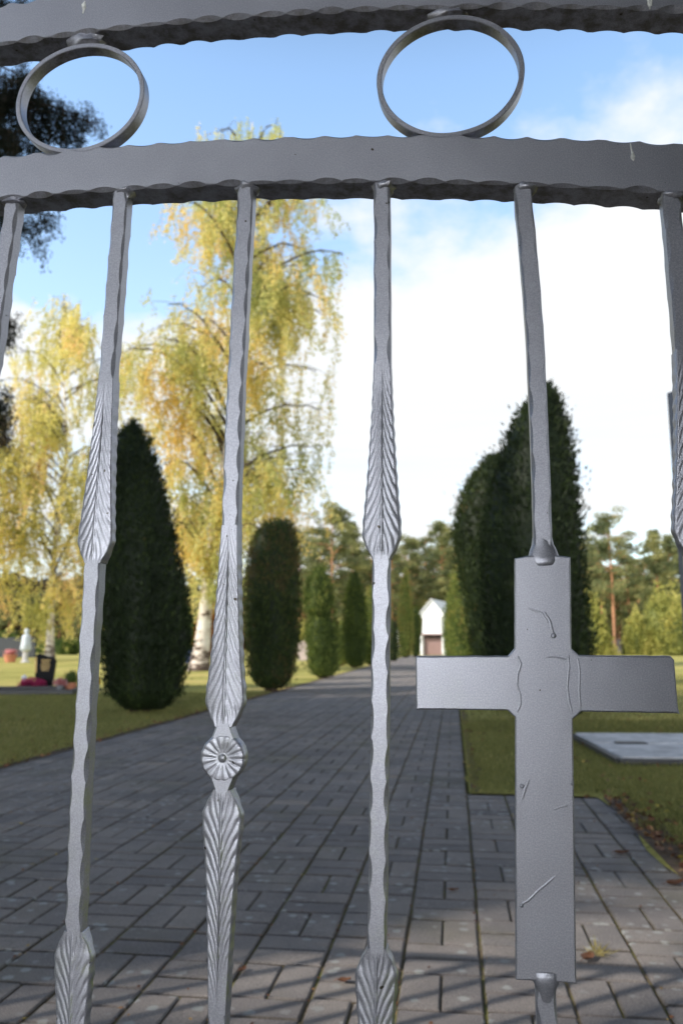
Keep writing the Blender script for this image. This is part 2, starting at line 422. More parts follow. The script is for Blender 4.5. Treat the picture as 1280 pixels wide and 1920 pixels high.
# rings of flat bar between the rails
def flat_ring(cu, cz, a, b_, th=.0047, y0=.002, y1=.0145):
    mb = MB(); n = 96; rg = []
    for k in range(n):
        t = 2 * math.pi * k / n; c, s = math.cos(t), math.sin(t); row = []
        for dr, y in ((0, y0 + .0006), (-.0006, y0), (-th + .0006, y0), (-th, y0 + .0006), (-th, y1 - .0006), (-th + .0006, y1), (-.0006, y1), (0, y1 - .0006)):
            w = .0003 * mnoise.noise(Vector((c * 2, s * 2, cu * 9)))
            row.append((cu + (a + dr + w) * c, y, cz + (b_ + dr + w) * s))
        rg.append(row)
    V = np.concatenate([np.array(r) for r in rg]); F = []
    for i in range(n):
        j = (i + 1) % n
        for k in range(8):
            l = (k + 1) % 8; F.append((i * 8 + k, j * 8 + k, j * 8 + l, i * 8 + l))
    mb.add(V, F); r = mb.build('ring', M_METAL, gate, smooth=35)
    w = MB(); w.blob((cu, .009, (cz + b_ + up_bot(cu)) / 2 + .001), (.019, .009, (up_bot(cu) - cz - b_) * .85), 3, .35, 18, freq=2.5); w.build('weld', M_METAL, r, smooth=60)
    w = MB(); w.blob((cu, .010, cz - b_ + .001), (.016, .008, .003), 5, .5, 14, freq=2.5); w.build('weld', M_METAL, r, smooth=60)
    return r
for cu, zt, zb in ((-.3475, 1.4190, 1.3040), (.0005, 1.4050, 1.2850)):
    flat_ring(cu, (zt + zb) / 2, .0648, (zt - zb) / 2)

# forged palm leaf, tip at +z
def leaf_mesh(mb, cu_of, z0, dirz, Lf=.164, wmax=.0160, wn=.0072, seed=0, tipw=.0072, NR=13):
    rs = random.Random(seed); ns, nu = 150, 41
    def hw(s):
        b = [0, .02, .06, .11, .17, .30, .5, .75, 1.0]; v = [wn, .0088, .0132, wmax, wmax * .985, .0137, .0112, .0088, tipw]
        return float(np.interp(s, b, v))
    sm = [sum(hw(min(1, max(0, i / ns + o))) for o in (-.02, -.01, 0, .01, .02)) / 5 for i in range(ns + 1)]
    front = []; back = []
    for i in range(ns + 1):
        s = i / ns; w = sm[i]; rowf = []; rowb = []
        env = min(1, s / .05) * min(1, (1 - s) / .25)
        ph1 = NR * (s + .27)
        w2 = w + .00035 * env * math.cos(2 * math.pi * ph1 + rs.uniform(-.02, .02))
        flat = min(1, max(0, (w - .0075) / .007))
        for k in range(nu):
            u = -1 + 2 * k / (nu - 1); a = abs(u)
            ph = NR * (s + .27 * a ** .62)
            h = (1 - abs(math.sin(math.pi * ph)) ** .9)
            amp = .00056 * env * min(1, a / .12) * (1 - .25 * a)
            y = .0015 + flat * .0018 * a ** 2 + amp * h - .0006 * env * math.exp(-(u / .05) ** 2) + .0012 * max(0, a - .93) / .07
            rowf.append((cu_of(z0 + dirz * s * Lf) + u * w2, y, z0 + dirz * s * Lf))
        yb = .0155 - flat * .005
        rowb = [(cu_of(z0 + dirz * s * Lf) + w2, yb, z0 + dirz * s * Lf), (cu_of(z0 + dirz * s * Lf) - w2, yb, z0 + dirz * s * Lf)]
        rg = rowf + rowb
        if dirz < 0: rg = rg[::-1]
        front.append(rg)
    mb.rings(front)

def neck_weld(mb, u, z, r, seed): mb.blob((u, .006, z), (r, .006, r * .6), seed, .5, 12, freq=2)

bar_px = {
    'A1': [(222, 385), (214, 500), (197, 700), (182, 900), (172, 1050), (158, 1250), (145, 1500), (136, 1700), (130, 1900)],
    'B': [(458, 380), (441, 700), (424, 1100), (417, 1420), (405, 1900)],
    'A3': [(715, 385), (715, 900), (713, 1100), (709, 1500), (703, 1900)],
    'C': [(982, 385), (1002, 606), (1017, 1020), (1021, 1280), (1025, 1840)],
}
gb = {k: smooth_path([gl(*q) for q in v]) for k, v in bar_px.items()}
def hl_low(u): return low_top(u) - RH

def bar_segment(mb, g, za, zb, seed, w=.0142):
    zs = np.linspace(za, zb, 60); rr = random.Random(seed)
    hammered([(g(z), z) for z in zs], w, .0142, .0015, .0280, .0270, .0018, .0008, .0016, [rr.uniform(0, .028) for _ in range(4)], mb)

def collar(parent, u, z, seed):
    w = MB(); w.blob((u + .0012, .0085, z - .001), (.0105, .0095, .0055), seed, .45, 18, freq=1.8)
    w.build('weld', M_METAL, parent, smooth=60)

def bar_A(g, seed, dz=0.0):
    mb = MB(); u = g(1.24); zt = hl_low(u)
    bar_segment(mb, g, zt + .004, 1.080, seed); b = mb.build('baluster', M_METAL, gate, smooth=22)
    mb = MB(); bar_segment(mb, g, .9205, .6205, seed + 1); mb.build('shaft', M_METAL, b, smooth=22)
    mb = MB(); bar_segment(mb, g, .460, .12, seed + 2); mb.build('shaft', M_METAL, b, smooth=22)
    for z0, dr in ((.9175, 1), (.6235, -1)):
        m2 = MB(); leaf_mesh(m2, g, z0, dr, seed=seed); m2.build('leaf', M_METAL, b, smooth=75)
    collar(b, u, zt, seed)
    return b

bar_A(gb['A1'], 11); bar_A(gb['A3'], 23)
bar_A(smooth_path([gl(1262, 395), gl(1288, 700), gl(1305, 1010), gl(1312, 1300)]), 35)

# rosette bar
def bar_B(g, seed):
    mb = MB(); u = g(1.24); zt = hl_low(u)
    bar_segment(mb, g, zt + .004, .944, seed); b = mb.build('baluster', M_METAL, gate, smooth=22)
    mb = MB(); bar_segment(mb, g, .575, .12, seed + 2); mb.build('shaft', M_METAL, b, smooth=22)
    for z0, dr in ((.7835, 1), (.7345, -1)):
        m2 = MB(); leaf_mesh(m2, g, z0, dr, wmax=.0166, seed=seed, NR=13); m2.build('leaf', M_METAL, b, smooth=75)
    cu, cz, RR = g(.76), .7592, .0182
    m3 = MB(); nr, na = 26, 160; rg = []
    for i in range(nr + 1):
        q = i / nr; row = []
        for k in range(na):
            t = 2 * math.pi * k / na; pet = abs(math.sin(8 * t + .3)) ** .9
            e = min(1, max(0, (q - .28) / .2))
            rad = RR * q * (1 + .022 * e * (pet - .5))
            if q < .18: y = -.0010 * math.cos(q / .18 * math.pi / 2) + .0014
            else:
                y = .0013 + .0006 * math.cos(q * 4) + .00050 * e * (1 - pet)
                if q > .93: y += .0015 * (q - .93) / .07
            row.append((cu + rad * math.cos(t), y, cz + rad * math.sin(t)))
        rg.append(row)
    rg.append([(cu + RR * 1.0 * math.cos(2 * math.pi * k / na), .0125, cz + RR * math.sin(2 * math.pi * k / na)) for k in range(na)])
    m3.rings(rg); m3.build('rosette', M_METAL, b, smooth=70)
    for z0, z1 in ((.7855, .7715), (.7465, .7325)):
        n = 12; rr = []; m4 = MB()
        for i in range(n + 1):
            f = i / n; z = z0 + (z1 - z0) * f; ff = f if z0 > .76 else 1 - f; w = .0066 + .0052 * ff ** 1.3
            rr.append([(g(z) - w, .004, z), (g(z) - w + .002, .0012, z), (g(z) + w - .002, .0012, z), (g(z) + w, .004, z), (g(z) + w, .013, z), (g(z) - w, .013, z)])
        m4.rings(rr); m4.build('neck', M_METAL, b, smooth=50)
    collar(b, u, zt, seed)
bar_B(gb['B'], 51)
def bar_plain(g, seed):
    mb = MB(); u = g(1.24); bar_segment(mb, g, hl_low(u) + .004, .12, seed)
    b = mb.build('baluster', M_METAL, gate, smooth=22); collar(b, u, hl_low(u), seed)
bar_plain(lambda z: -.4100 - (1.252 - z) * .075, 61)
for u in (-.535, -.656, -.777, .3): bar_plain((lambda uu: (lambda z: uu))(u), int(60 - u * 100))

# cross bar and the flat cross
mb = MB(); g = gb['C']; zt = hl_low(g(1.24))
bar_segment(mb, g, zt + .004, .921, 71)
cbar = mb.build('baluster', M_METAL, gate, smooth=22); mb = MB(); bar_segment(mb, lambda z: .0536, .605, .12, 72); mb.build('shaft', M_METAL, cbar, smooth=22); collar(cbar, g(1.24), zt, 71)
def cc(z): return .0535 + (z - .609) * (.0632 - .0535) / (.917 - .609)
hwv = .0213; zb, zt2, za0, za1 = .6085, .9172, .7985, .8405; ul, ur = -.0370, .1568; ch = .0052
out = [(cc(zb) - hwv, zb), (cc(zb) + hwv, zb), (cc(za0) + hwv, za0 - ch), (cc(za0) + hwv + ch * 1.2, za0 + .0004), (ur - .001, za0), (ur + .0008, za0 - .0006),
       (ur, za0 + .004), (ur - .0004, za1 - .003), (ur - .003, za1), (cc(za1) + hwv + ch, za1 + .0003), (cc(za1) + hwv, za1 + ch), (cc(zt2) + hwv, zt2 - .001), (cc(zt2) + .010, zt2 + .0004),
       (cc(zt2) - .012, zt2 + .0004), (cc(zt2) - hwv, zt2 - .0014), (cc(za1) - hwv, za1 + ch), (cc(za1) - hwv - ch, za1 - .0002), (ul, za1 - .0008), (ul, za0 + .0006), (cc(za0) - hwv - ch * 1.1, za0 + .0006), (cc(za0) - hwv, za0 - ch * .9)]
def densify(o, st=.004):
    r = []
    for i in range(len(o)):
        a, b2 = np.array(o[i]), np.array(o[(i + 1) % len(o)]); n = max(1, int(np.hypot(*(b2 - a)) / st))
        for k in range(n): r.append(tuple(a + (b2 - a) * k / n))
    return r
do = densify(out); n = len(do)
ctr = []
def inset(poly, d):
    m = len(poly); r = []
    for i in range(m):
        p0, p1, p2 = np.array(poly[i - 1]), np.array(poly[i]), np.array(poly[(i + 1) % m])
        t = p2 - p0; t /= np.hypot(*t); r.append(tuple(p1 + np.array([-t[1], t[0]]) * d))
    return r
jit = [(u + .00022 * mnoise.noise(Vector((u * 160, z * 160, 1))), z + .00028 * mnoise.noise(Vector((u * 160, z * 160, 7)))) for u, z in do]
mb = MB(); i1 = inset(jit, .0004); i2 = inset(jit, .0011)
lay = [(jit, .0068), (jit, .0010), (i1, .0003), (i2, 0.0)]
V = []; F = []
for pl, y in lay: V += [(u, y, z) for u, z in pl]
for r_ in range(3):
    for k in range(n):
        j = (k + 1) % n; F.append((r_ * n + k, r_ * n + j, (r_ + 1) * n + j, (r_ + 1) * n + k))
F.append(tuple(3 * n + k for k in range(n))); F.append(tuple(reversed(range(n))))
mb.add(V, F); cross = mb.build('cross', M_METAL, gate, smooth=9)
def seam(pts, r, name='weld_seam', flat=.38, rj=.25):
    P = []; sd = random.random() * 10
    pts = [gl(*q) for q in pts]
    for i in range(len(pts) - 1):
        for k in range(6):
            t = k / 6; P.append((pts[i][0] + (pts[i + 1][0] - pts[i][0]) * t, -.00002, pts[i][1] + (pts[i + 1][1] - pts[i][1]) * t))
    P.append((pts[-1][0], -.00002, pts[-1][1]))
    P = [(x + .00035 * mnoise.noise(Vector((x * 300, z * 300, sd))), y, z + .0003 * mnoise.noise(Vector((x * 300, z * 300, sd + 5)))) for x, y, z in P]
    w = MB(); w2 = []
    for i in range(len(P)): w2.append(r * (1 + rj * mnoise.noise(Vector((i * .5, sd, 0)))) * (.4 if i in (0, len(P) - 1) else 1))
    # ribbon that rises out of the plate
    V = []; F = []
    for i, p in enumerate(P):
        a = Vector(P[min(i + 1, len(P) - 1)]) - Vector(P[max(i - 1, 0)]); a.normalize(); c_ = Vector((a.z, 0, -a.x)); 
        for q, hh in ((-1, .0003), (-.55, -flat * .7), (0, -flat), (.55, -flat * .7), (1, .0003)):
            V.append((p[0] + c_.x * q * w2[i], hh * w2[i] * .42 if hh < 0 else .0003, p[2] + c_.z * q * w2[i]))
    for i in range(len(P) - 1):
        for k in range(4): F.append((i * 5 + k, (i + 1) * 5 + k, (i + 1) * 5 + k + 1, i * 5 + k + 1))
    w.add(V, F); return w.build(name, M_METAL, cross, smooth=80)
seam([(969, 1229), (976, 1245), (970, 1262), (968, 1285), (974, 1300), (975, 1320), (968, 1336)], .0014)
seam([(1065, 1232), (1066, 1252), (1063, 1290), (1067, 1320), (1072, 1336)], .0013)
seam([(1082, 1232), (1086, 1262), (1085, 1300), (1088, 1330)], .0012)
seam([(1022, 1234), (1040, 1231), (1060, 1236), (1067, 1228)], .0009)
seam([(992, 1460), (983, 1480), (978, 1500)], .0011, 'paint_run'); 
w = MB(); q = gl(977, 1475); 
seam([(975, 1697), (990, 1688), (1010, 1668), (1040, 1643)], .0013, 'paint_run', .5)
seam([(1037, 1518), (1050, 1513), (1064, 1510)], .0011, 'paint_run')
seam([(1019, 1147), (1030, 1165), (1037, 1190), (1039, 1194)], .0016, 'paint_run', .25)
seam([(990, 1140), (1015, 1150), (1028, 1170)], .0016, 'paint_run', .18)
for (x, y, r) in ((978, 1474, .0018), (977, 1698, .0017), (1072, 1470, .0012), (1037, 1192, .0022)):
    q = gl(x, y); w = MB(); w.blob((q[0], .0001, q[1]), (r, .0009, r * .9), x, .2, 12); w.build('paint_run', M_METAL, cross, smooth=80)
# the big welds that join cross and bar
w = MB(); a = gl(1018, 1045)
rg = []
for z, hw_, yf in ((.9330, .0074, .0015), (.9270, .0082, .0008), (.9215, .0104, .0002), (.9170, .0124, -.0007), (.9130, .0112, -.0011), (.9105, .0098, -.0009), (.9090, .0080, .0006)):
    row = []
    for k in range(24):
        t = 2 * math.pi * k / 24; uu = math.cos(t); vv = math.sin(t); nz = mnoise.noise(Vector((uu * 1.5, vv * 1.5, z * 160)))
        row.append((a[0] + .0005 + hw_ * math.copysign(abs(uu) ** .6, uu) * (1 + .08 * nz), (yf + .0165) / 2 + (.0165 - yf) / 2 * math.copysign(abs(vv) ** .6, vv) * (1 if vv > 0 else 1 + .1 * nz), z + .0012 * nz * (1 if z < .925 else 0)))
    rg.append(row)
w.rings(rg); w.build('weld', M_METAL, cross, smooth=70)
w = MB(); a = gl(1024, 1845); rg = []
for z, hw_, yf in ((.6165, .0096, .0006), (.6140, .0114, -.0006), (.6085, .0105, -.0009), (.6045, .0082, -.0004), (.5990, .0066, .0008), (.593, .0068, .0015)):
    row = []
    for k in range(24):
        t = 2 * math.pi * k / 24; uu = math.cos(t); vv = math.sin(t); nz = mnoise.noise(Vector((uu * 1.5 + 4, vv * 1.5, z * 160)))
        row.append((.0538 + hw_ * math.copysign(abs(uu) ** .6, uu) * (1 + .08 * nz), (yf + .0165) / 2 + (.0165 - yf) / 2 * math.copysign(abs(vv) ** .6, vv), z + .0010 * nz))
    rg.append(row)
w.rings(rg); w.build('weld', M_METAL, cross, smooth=70)

# railing that continues the gate to the left (outside the frame; its shadow falls into the picture)
fence = tag(empty('railing', (GD * math.sin(GA), GD * math.cos(GA), 0), -GA), 'plain vertical bar railing continuing to the left of the gate', 'railing')
mb = MB(); mb.box((-3.3, .015, 1.92), (4.6, .03, .035)); mb.box((-3.3, .015, .14), (4.6, .03, .035)); mb.build('railing_frame', M_METAL, fence)
mb = MB()
for k in range(25): mb.box((-1.1 - k * .18, .015, 1.03), (.030, .014, 1.74))
mb.build('bars', M_METAL, fence)

# ------------------------------------------------------------ ground, paving
PA = R(7.85); PT = math.tan(PA)
def edge_r(y): return .71 + (y - 4.74) * PT
def edge_l(y): return -2.44 + (y - 4.74) * PT
def pxy(c, s):   # c across from right edge (negative = left), s along; origin on right edge at y=4.74
    return (.71 + c * math.cos(PA) + s * math.sin(PA), 4.74 - c * math.sin(PA) + s * math.cos(PA))

mb = MB(); S_ = 700
mb.add([(-S_, -S_, -.03), (S_, -S_, -.03), (S_, S_, -.03), (-S_, S_, -.03)], [(0, 1, 2, 3)])
tag(mb.build('ground', M_LAWN), kind='structure')
mb = MB(); a, b2, c_, d_ = pxy(-3.5, -8), pxy(1.6, -8), pxy(.6, 55), pxy(-3.5, 55)
mb.add([(a[0], a[1], -.0075), (b2[0], b2[1], -.0075), (*pxy(1.6, 0.1), -.0075), (*pxy(.0, .1), -.0075), (*pxy(.0, 55), -.0075), (*pxy(-3.12, 55), -.0075), (a[0] + .1, a[1] + .1, -.0075)], [(0, 1, 2, 3, 4, 5, 6)])
tag(mb.build('path_bedding', M_JOINT), kind='structure')
mb = MB(); mb.add([(-30, -40, .008), (30, -40, .008), (30, -1.0, .008), (-30, -1.0, .008)], [(0, 1, 2, 3)])  # unseen ground behind the viewpoint, made pale to bounce sunlight onto the gate
tag(mb.build('street', M_CONC), kind='structure')

CW = .210
def apron_edge(y):   # right edge of the wide part near the gate
    return float(np.interp(y, [-4, 1.7, 2.9, 4.66], [.95, 1.0, 1.16, 1.40]))
mb = MB(); rr = random.Random(3)
def block(c0, c1, s0, s1):
    c0 += .0025; c1 -= .0025; s0 += .0036; s1 -= .0036; z = rr.uniform(-.0015, .0015); tl = [rr.uniform(-.0012, .0012) for _ in range(4)]
    b = .0045; P = []
    jx, jy = rr.uniform(-.0015, .0015), rr.uniform(-.0015, .0015)
    for (c, s, zz) in ((c0, s0, -.016), (c1, s0, -.016), (c1, s1, -.016), (c0, s1, -.016), (c0, s0, -.0045), (c1, s0, -.0045), (c1, s1, -.0045), (c0, s1, -.0045),
                       (c0 + b, s0 + b, 0), (c1 - b, s0 + b, 0), (c1 - b, s1 - b, 0), (c0 + b, s1 - b, 0)):
        x, y = pxy(c + jx, s + jy); P.append((x, y, zz + z + (tl[len(P) % 4] if zz > -.01 else 0)))
    F = [(8, 9, 10, 11)] + [(i, (i + 1) % 4, 4 + (i + 1) % 4, 4 + i) for i in range(4)] + [(4 + i, 4 + (i + 1) % 4, 8 + (i + 1) % 4, 8 + i) for i in range(4)]
    a = rr.uniform(.34, .80) if rr.random() < .92 else rr.uniform(.25, 1); mb.add(P, F, [a] + [0.05] * 4 + [a * .6] * 4)
for i in range(-15, 4):
    c0 = i * CW + .002; off = (0.015 * math.sin(i * 2.1))
    for k in range(-27, 262):
        s0 = k * CW + off; x, y = pxy(c0 + CW / 2, s0 + CW / 2)
        if y > 56: continue
        if i >= 0 and (y > 4.66 or x > apron_edge(y) + .06): continue
        w = CW - .004
        if (i + k) % 2:
            block(c0, c0 + w, s0, s0 + w / 2); block(c0, c0 + w, s0 + w / 2, s0 + CW)
        else:
            block(c0, c0 + w / 2, s0, s0 + CW); block(c0 + w / 2, c0 + w, s0, s0 + CW)
tag(mb.build('paved_path', M_PAVER), kind='structure')

# lawns either side
def lawn(name, pts):
    mb = MB(); mb.add([(x, y, .004) for x, y in pts], [tuple(range(len(pts)))]); return tag(mb.build(name, M_LAWN), kind='structure')
e = .01
pr = [(apron_edge(y) + .05 + .03 * math.sin(y * 5), y) for y in np.linspace(-.98, 4.66, 30)] + [(.74, 4.70)]
lawn('lawn', [(60, -.98)] + [(60, 110), (edge_r(56) + .0, 110)] + [(edge_r(56), 56)] + [(.73, 4.78)] + pr[::-1][1:])
lawn('lawn', [(-60, 110), (-60, -.98), (edge_l(-.98) - e, -.98), (edge_l(56) - e, 56), (edge_r(56), 56.01), (edge_r(56), 110)])

def verge(pts_in, pts_out):
    mb = MB(); n = len(pts_in); mb.add([(x, y, .0062) for x, y in pts_in] + [(x, y, .0062) for x, y in pts_out], [(i, i + 1, n + i + 1, n + i) for i in range(n - 1)])
    tag(mb.build('verge', M_SOIL), kind='structure')
ys = np.linspace(-.9, 50, 500)
verge([(edge_l(y) - .09 - .05 * mnoise.noise(Vector((y * 1.7, 0, 0))) - .03 * mnoise.noise(Vector((y * 7, 0, 0))), y) for y in ys], [(edge_l(y) - .004, y) for y in ys])
ys = np.linspace(4.80, 50, 500)
verge([(edge_r(y) + .026, y) for y in ys], [(edge_r(y) + .08 + .05 * mnoise.noise(Vector((y * 1.7, 5, 0))) + .03 * mnoise.noise(Vector((y * 7, 5, 0))), y) for y in ys])
ys = np.linspace(-.9, 4.62, 120)
verge([(apron_edge(y) + .05, y) for y in ys], [(apron_edge(y) + .19 + .08 * mnoise.noise(Vector((y * 2.2, 9, 0))) + .04 * mnoise.noise(Vector((y * 9, 9, 0))), y) for y in ys])

def scatter_grass(n, region, ln, seed):
    rg = np.random.default_rng(seed); P = []
    while len(P) < n:
        u = rg.uniform(size=2); x = region[0] + (region[1] - region[0]) * u[0]; y = region[2] + (region[3] - region[2]) * u[1] ** 1.5
        if abs((x / max(y, .5))) > .50: continue
        jn = .05 * mnoise.noise(Vector((x * 6, y * 6, 0)))
        if x < edge_l(y) - .03 + jn: pass
        elif y > 4.72 and x > edge_r(y) + .02 + jn: pass
        elif x > apron_edge(y) + .13 + 2 * jn and y < 4.72: pass
        else: continue
        P.append((x, y, .0))
    P = np.array(P); k = len(P)
    D = np.stack([rg.normal(0, .45, k), rg.normal(0, .45, k), np.ones(k)], 1)
    Q = leaf_quads(P, D, ln, ln * .09, rg)
    rn = np.clip(rg.normal(.45, .22, k), 0, 1)
    return Q, rn
Q1, r1 = scatter_grass(60000, (.7, 4.5, 2.6, 9), .038, 1)
Q2, r2 = scatter_grass(60000, (-6, -1.0, 5.0, 14), .045, 2)
Q3, r3 = scatter_grass(24000, (1.2, 9, 8, 22), .07, 5)
tag(quads_mesh('grass', np.concatenate([Q1, Q2, Q3]), np.concatenate([r1, r2, r3]), M_GRASSBL), 'short autumn grass of the cemetery lawns along the paving', 'grass', kind='stuff')

# leaf litter along the kerbless edge
rg = np.random.default_rng(9); P = []
for _ in range(380):
    y = rg.uniform(2.2, 4.75); P.append((apron_edge(min(y, 4.66)) + .06 + abs(rg.normal(0, .10)) if y < 4.66 else apron_edge(4.66) + .1 + rg.normal(.0, .3), y, rg.uniform(.004, .03)))
for _ in range(500):
    y = rg.uniform(4.9, 16); P.append((edge_l(y) - abs(rg.normal(0, .12)), y, rg.uniform(.006, .03)))
for _ in range(70):
    y = rg.uniform(4.7, 14); P.append((edge_r(y) + abs(rg.normal(0, .06)), y, rg.uniform(.006, .03)))
for _ in range(260):
    y = rg.uniform(3.5, 14); P.append((rg.uniform(1.6, 5), y, .03))
for _ in range(900):
    y = 5 + 20 * rg.uniform() ** 1.5; x = rg.uniform(-.55, .5) * y
    if edge_l(y) - .1 < x < edge_r(y) + .1: continue
    P.append((x, y, .03))
P = np.array(P); D = rg.normal(size=P.shape) * np.array([1, 1, .25]); LQ = leaf_quads(P, D, .034, .022, rg)
P2 = []
while len(P2) < 1500:      # crumbs, seeds and bits of leaf in and beside the joints
    c_ = rg.uniform(-3.1, .6); s_ = -3 + 14 * rg.uniform() ** 1.4
    if rg.uniform() < .75: c_ = round(c_ / .210) * .210 + rg.normal(0, .006)
    x, y = pxy(c_, s_)
    if c_ > 0 and (y > 4.6 or x > apron_edge(y)): continue
    P2.append((x, y, .004))
P2 = np.array(P2); LQ2 = leaf_quads(P2, rg.normal(size=P2.shape) * np.array([1, 1, .12]), .011, .006, rg)
tag(quads_mesh('leaf_litter', np.concatenate([LQ, LQ2]), rg.uniform(0, 1, len(LQ) + len(LQ2)), M_LITTER), 'brown and yellow fallen leaves gathered along the lawn edges', 'fallen leaves', kind='stuff')

def curled_leaf(px, py, sz, rz, lab, mat=None):
    x, y = gr(px, py); mb = MB(); n = 9; V = []; F = []
    for i in range(n):
        t = i / (n - 1); w = sz * .34 * math.sin(math.pi * min(1, t * .92 + .06)) ** .8
        for k in range(5):
            q = -1 + k / 2; V.append((sz * (t - .5), w * q * .9, .004 + .25 * sz * (q * q * .5 + (t - .5) ** 2 * 1.2) + .0012 * math.sin(9 * t + k)))
    for i in range(n - 1):
        for k in range(4): F.append((i * 5 + k, (i + 1) * 5 + k, (i + 1) * 5 + k + 1, i * 5 + k + 1))
    mb.add(V, F, .3); mb.tube([(-sz * .5, 0, .012), (-sz * .72, .004, .006)], .0010, 5)
    o = mb.build('fallen_leaf', mat or M_LITTER, None, smooth=60, loc=(x, y, .001)); o.rotation_euler = (0, 0, rz)
    tag(o, lab, 'fallen leaf', 'single leaves lying on the paving')
curled_leaf(1101, 1800, .055, .9, 'curled reddish brown leaf on the sunlit pavers right of the cross')
curled_leaf(850, 1672, .035, .2, 'small reddish leaf on the pavers between the middle bar and the cross')
curled_leaf(645, 1843, .035, .3, 'brown leaf on shaded pavers just left of the lower middle bar leaf')
curled_leaf(455, 1822, .03, 1.1, 'tiny brown leaf on the pavers right of the rosette bar')
curled_leaf(1165, 1602, .06, .1, 'brown leaf at the lawn edge right of the cross, upper one of two')
curled_leaf(1265, 1660, .07, .3, 'large rust brown leaf at the lawn edge by the right border')
# straw tuft in a joint
x, y = gr(1120, 1790); rgt = np.random.default_rng(4); k = 60
P = np.stack([rgt.normal(0, .008, k), rgt.normal(0, .008, k), np.full(k, .0)], 1); D = np.stack([rgt.normal(0, 1, k), rgt.normal(0, 1, k), np.full(k, .7)], 1)
tag(quads_mesh('grass_tuft', leaf_quads(P, D, .045, .003, rgt), np.full(k, .95), M_GRASSBL, loc=(x, y, 0)), 'small straw coloured tuft growing from a paver joint right of the cross', 'grass tuft')

# ------------------------------------------------------------ trees
def env_from_px(rows, Y):
    """photo rows (y, xl, xr) -> heights, centre offsets and radii at depth Y"""
    z = []; c = []; r = []
    for y, xl, xr in rows:
        a = at(xl, y, Y); b = at(xr, y, Y); z.append(a[2]); c.append((a[0] + b[0]) / 2); r.append((b[0] - a[0]) / 2)
    o = np.argsort(z); return np.array(z)[o], np.array(c)[o], np.array(r)[o]

def cypress_mesh(z, c, r, cx, mat, dens, size, seed, name='crown', parent=None, up=1.6, bias=0.0, split=None):
    rg = np.random.default_rng(seed); mb = MB(); n = 28; m = 40; rings_ = []
    def rad(th, zz, base):
        v = Vector((math.cos(th) * 1.3 + seed, math.sin(th) * 1.3, zz * .55)); v2 = Vector((math.cos(th) * 3.2, math.sin(th) * 3.2 + seed, zz * 1.6))
        return base * (1 + .13 * mnoise.noise(v) + .07 * mnoise.noise(v2))
    for i in range(m + 1):
        zz = z[0] + (z[-1] - z[0]) * i / m; b = np.interp(zz, z, r); cc_ = np.interp(zz, z, c) - cx
        rings_.append([(cc_ + rad(2 * math.pi * k / n, zz, b) * .90 * math.cos(2 * math.pi * k / n), rad(2 * math.pi * k / n, zz, b) * .90 * math.sin(2 * math.pi * k / n), zz) for k in range(n)])
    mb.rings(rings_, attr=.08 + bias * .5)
    H = z[-1] - z[0]; area = 2 * math.pi * float(np.mean(r)) * H; N_ = int(area * dens)
    # weighted heights by radius
    zz = rg.uniform(z[0], z[-1], N_ * 2); keep = rg.uniform(0, r.max(), N_ * 2) < np.maximum(np.interp(zz, z, r), .12 * r.max()); zz = zz[keep][:N_]
    th = rg.uniform(0, 2 * math.pi, len(zz)); b = np.interp(zz, z, r) * .96; cc_ = np.interp(zz, z, c) - cx
    rr_ = np.array([rad(t, q, bb) for t, q, bb in zip(th, zz, b)]) * rg.uniform(.86, 1.03, len(zz)) + rg.exponential(size * .45, len(zz)) - size * .3
    P = np.stack([cc_ + rr_ * np.cos(th), rr_ * np.sin(th), zz], 1)
    D = np.stack([np.cos(th) * .8, np.sin(th) * .8, np.full(len(th), up)], 1) + rg.normal(0, .45, P.shape)
    Q = leaf_quads(P, D, size, size * .33, rg)
    low = np.array([.7 * mnoise.noise(Vector((p[0] * 3.2 + seed, p[1] * 3.2, p[2] * .7))) + .6 * mnoise.noise(Vector((p[0] * 7 + seed, p[1] * 7, p[2] * 4))) for p in P])
    rn = np.clip(.5 + bias + .45 * low + rg.normal(0, .16, len(P)), 0, 1)
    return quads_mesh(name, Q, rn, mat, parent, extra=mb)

def cypress(base, rows, mat, dens, size, seed, lab, bias=0.0, name='columnar_yew', grp='clipped columnar conifers lining the path', Yo=None):
    x, y = gr(*base)
    if Yo: y = Yo; x = at(base[0], base[1], Yo)[0]
    z, c, r = env_from_px(rows, y); z = np.maximum(z, .0); 
    t = tag(empty(name, (x, y, 0)), lab, 'conifer', grp)
    z[0] = max(z[0], .05)
    cypress_mesh(z, c, r, x, mat, dens, size, seed, parent=t, bias=bias)
    mb = MB()
    for k in range(4):
        a = k * 1.6 + seed; rr2 = r[0] * .35
        mb.tube([(rr2 * math.cos(a), rr2 * math.sin(a), -.03), (rr2 * 1.1 * math.cos(a), rr2 * 1.1 * math.sin(a), z[0] + .5), (rr2 * 1.3 * math.cos(a), rr2 * 1.3 * math.sin(a), z[0] + 1.2)], [.05, .04, .02], 7)
    mb.build('trunk', M_BARK, t, smooth=60)
    return t

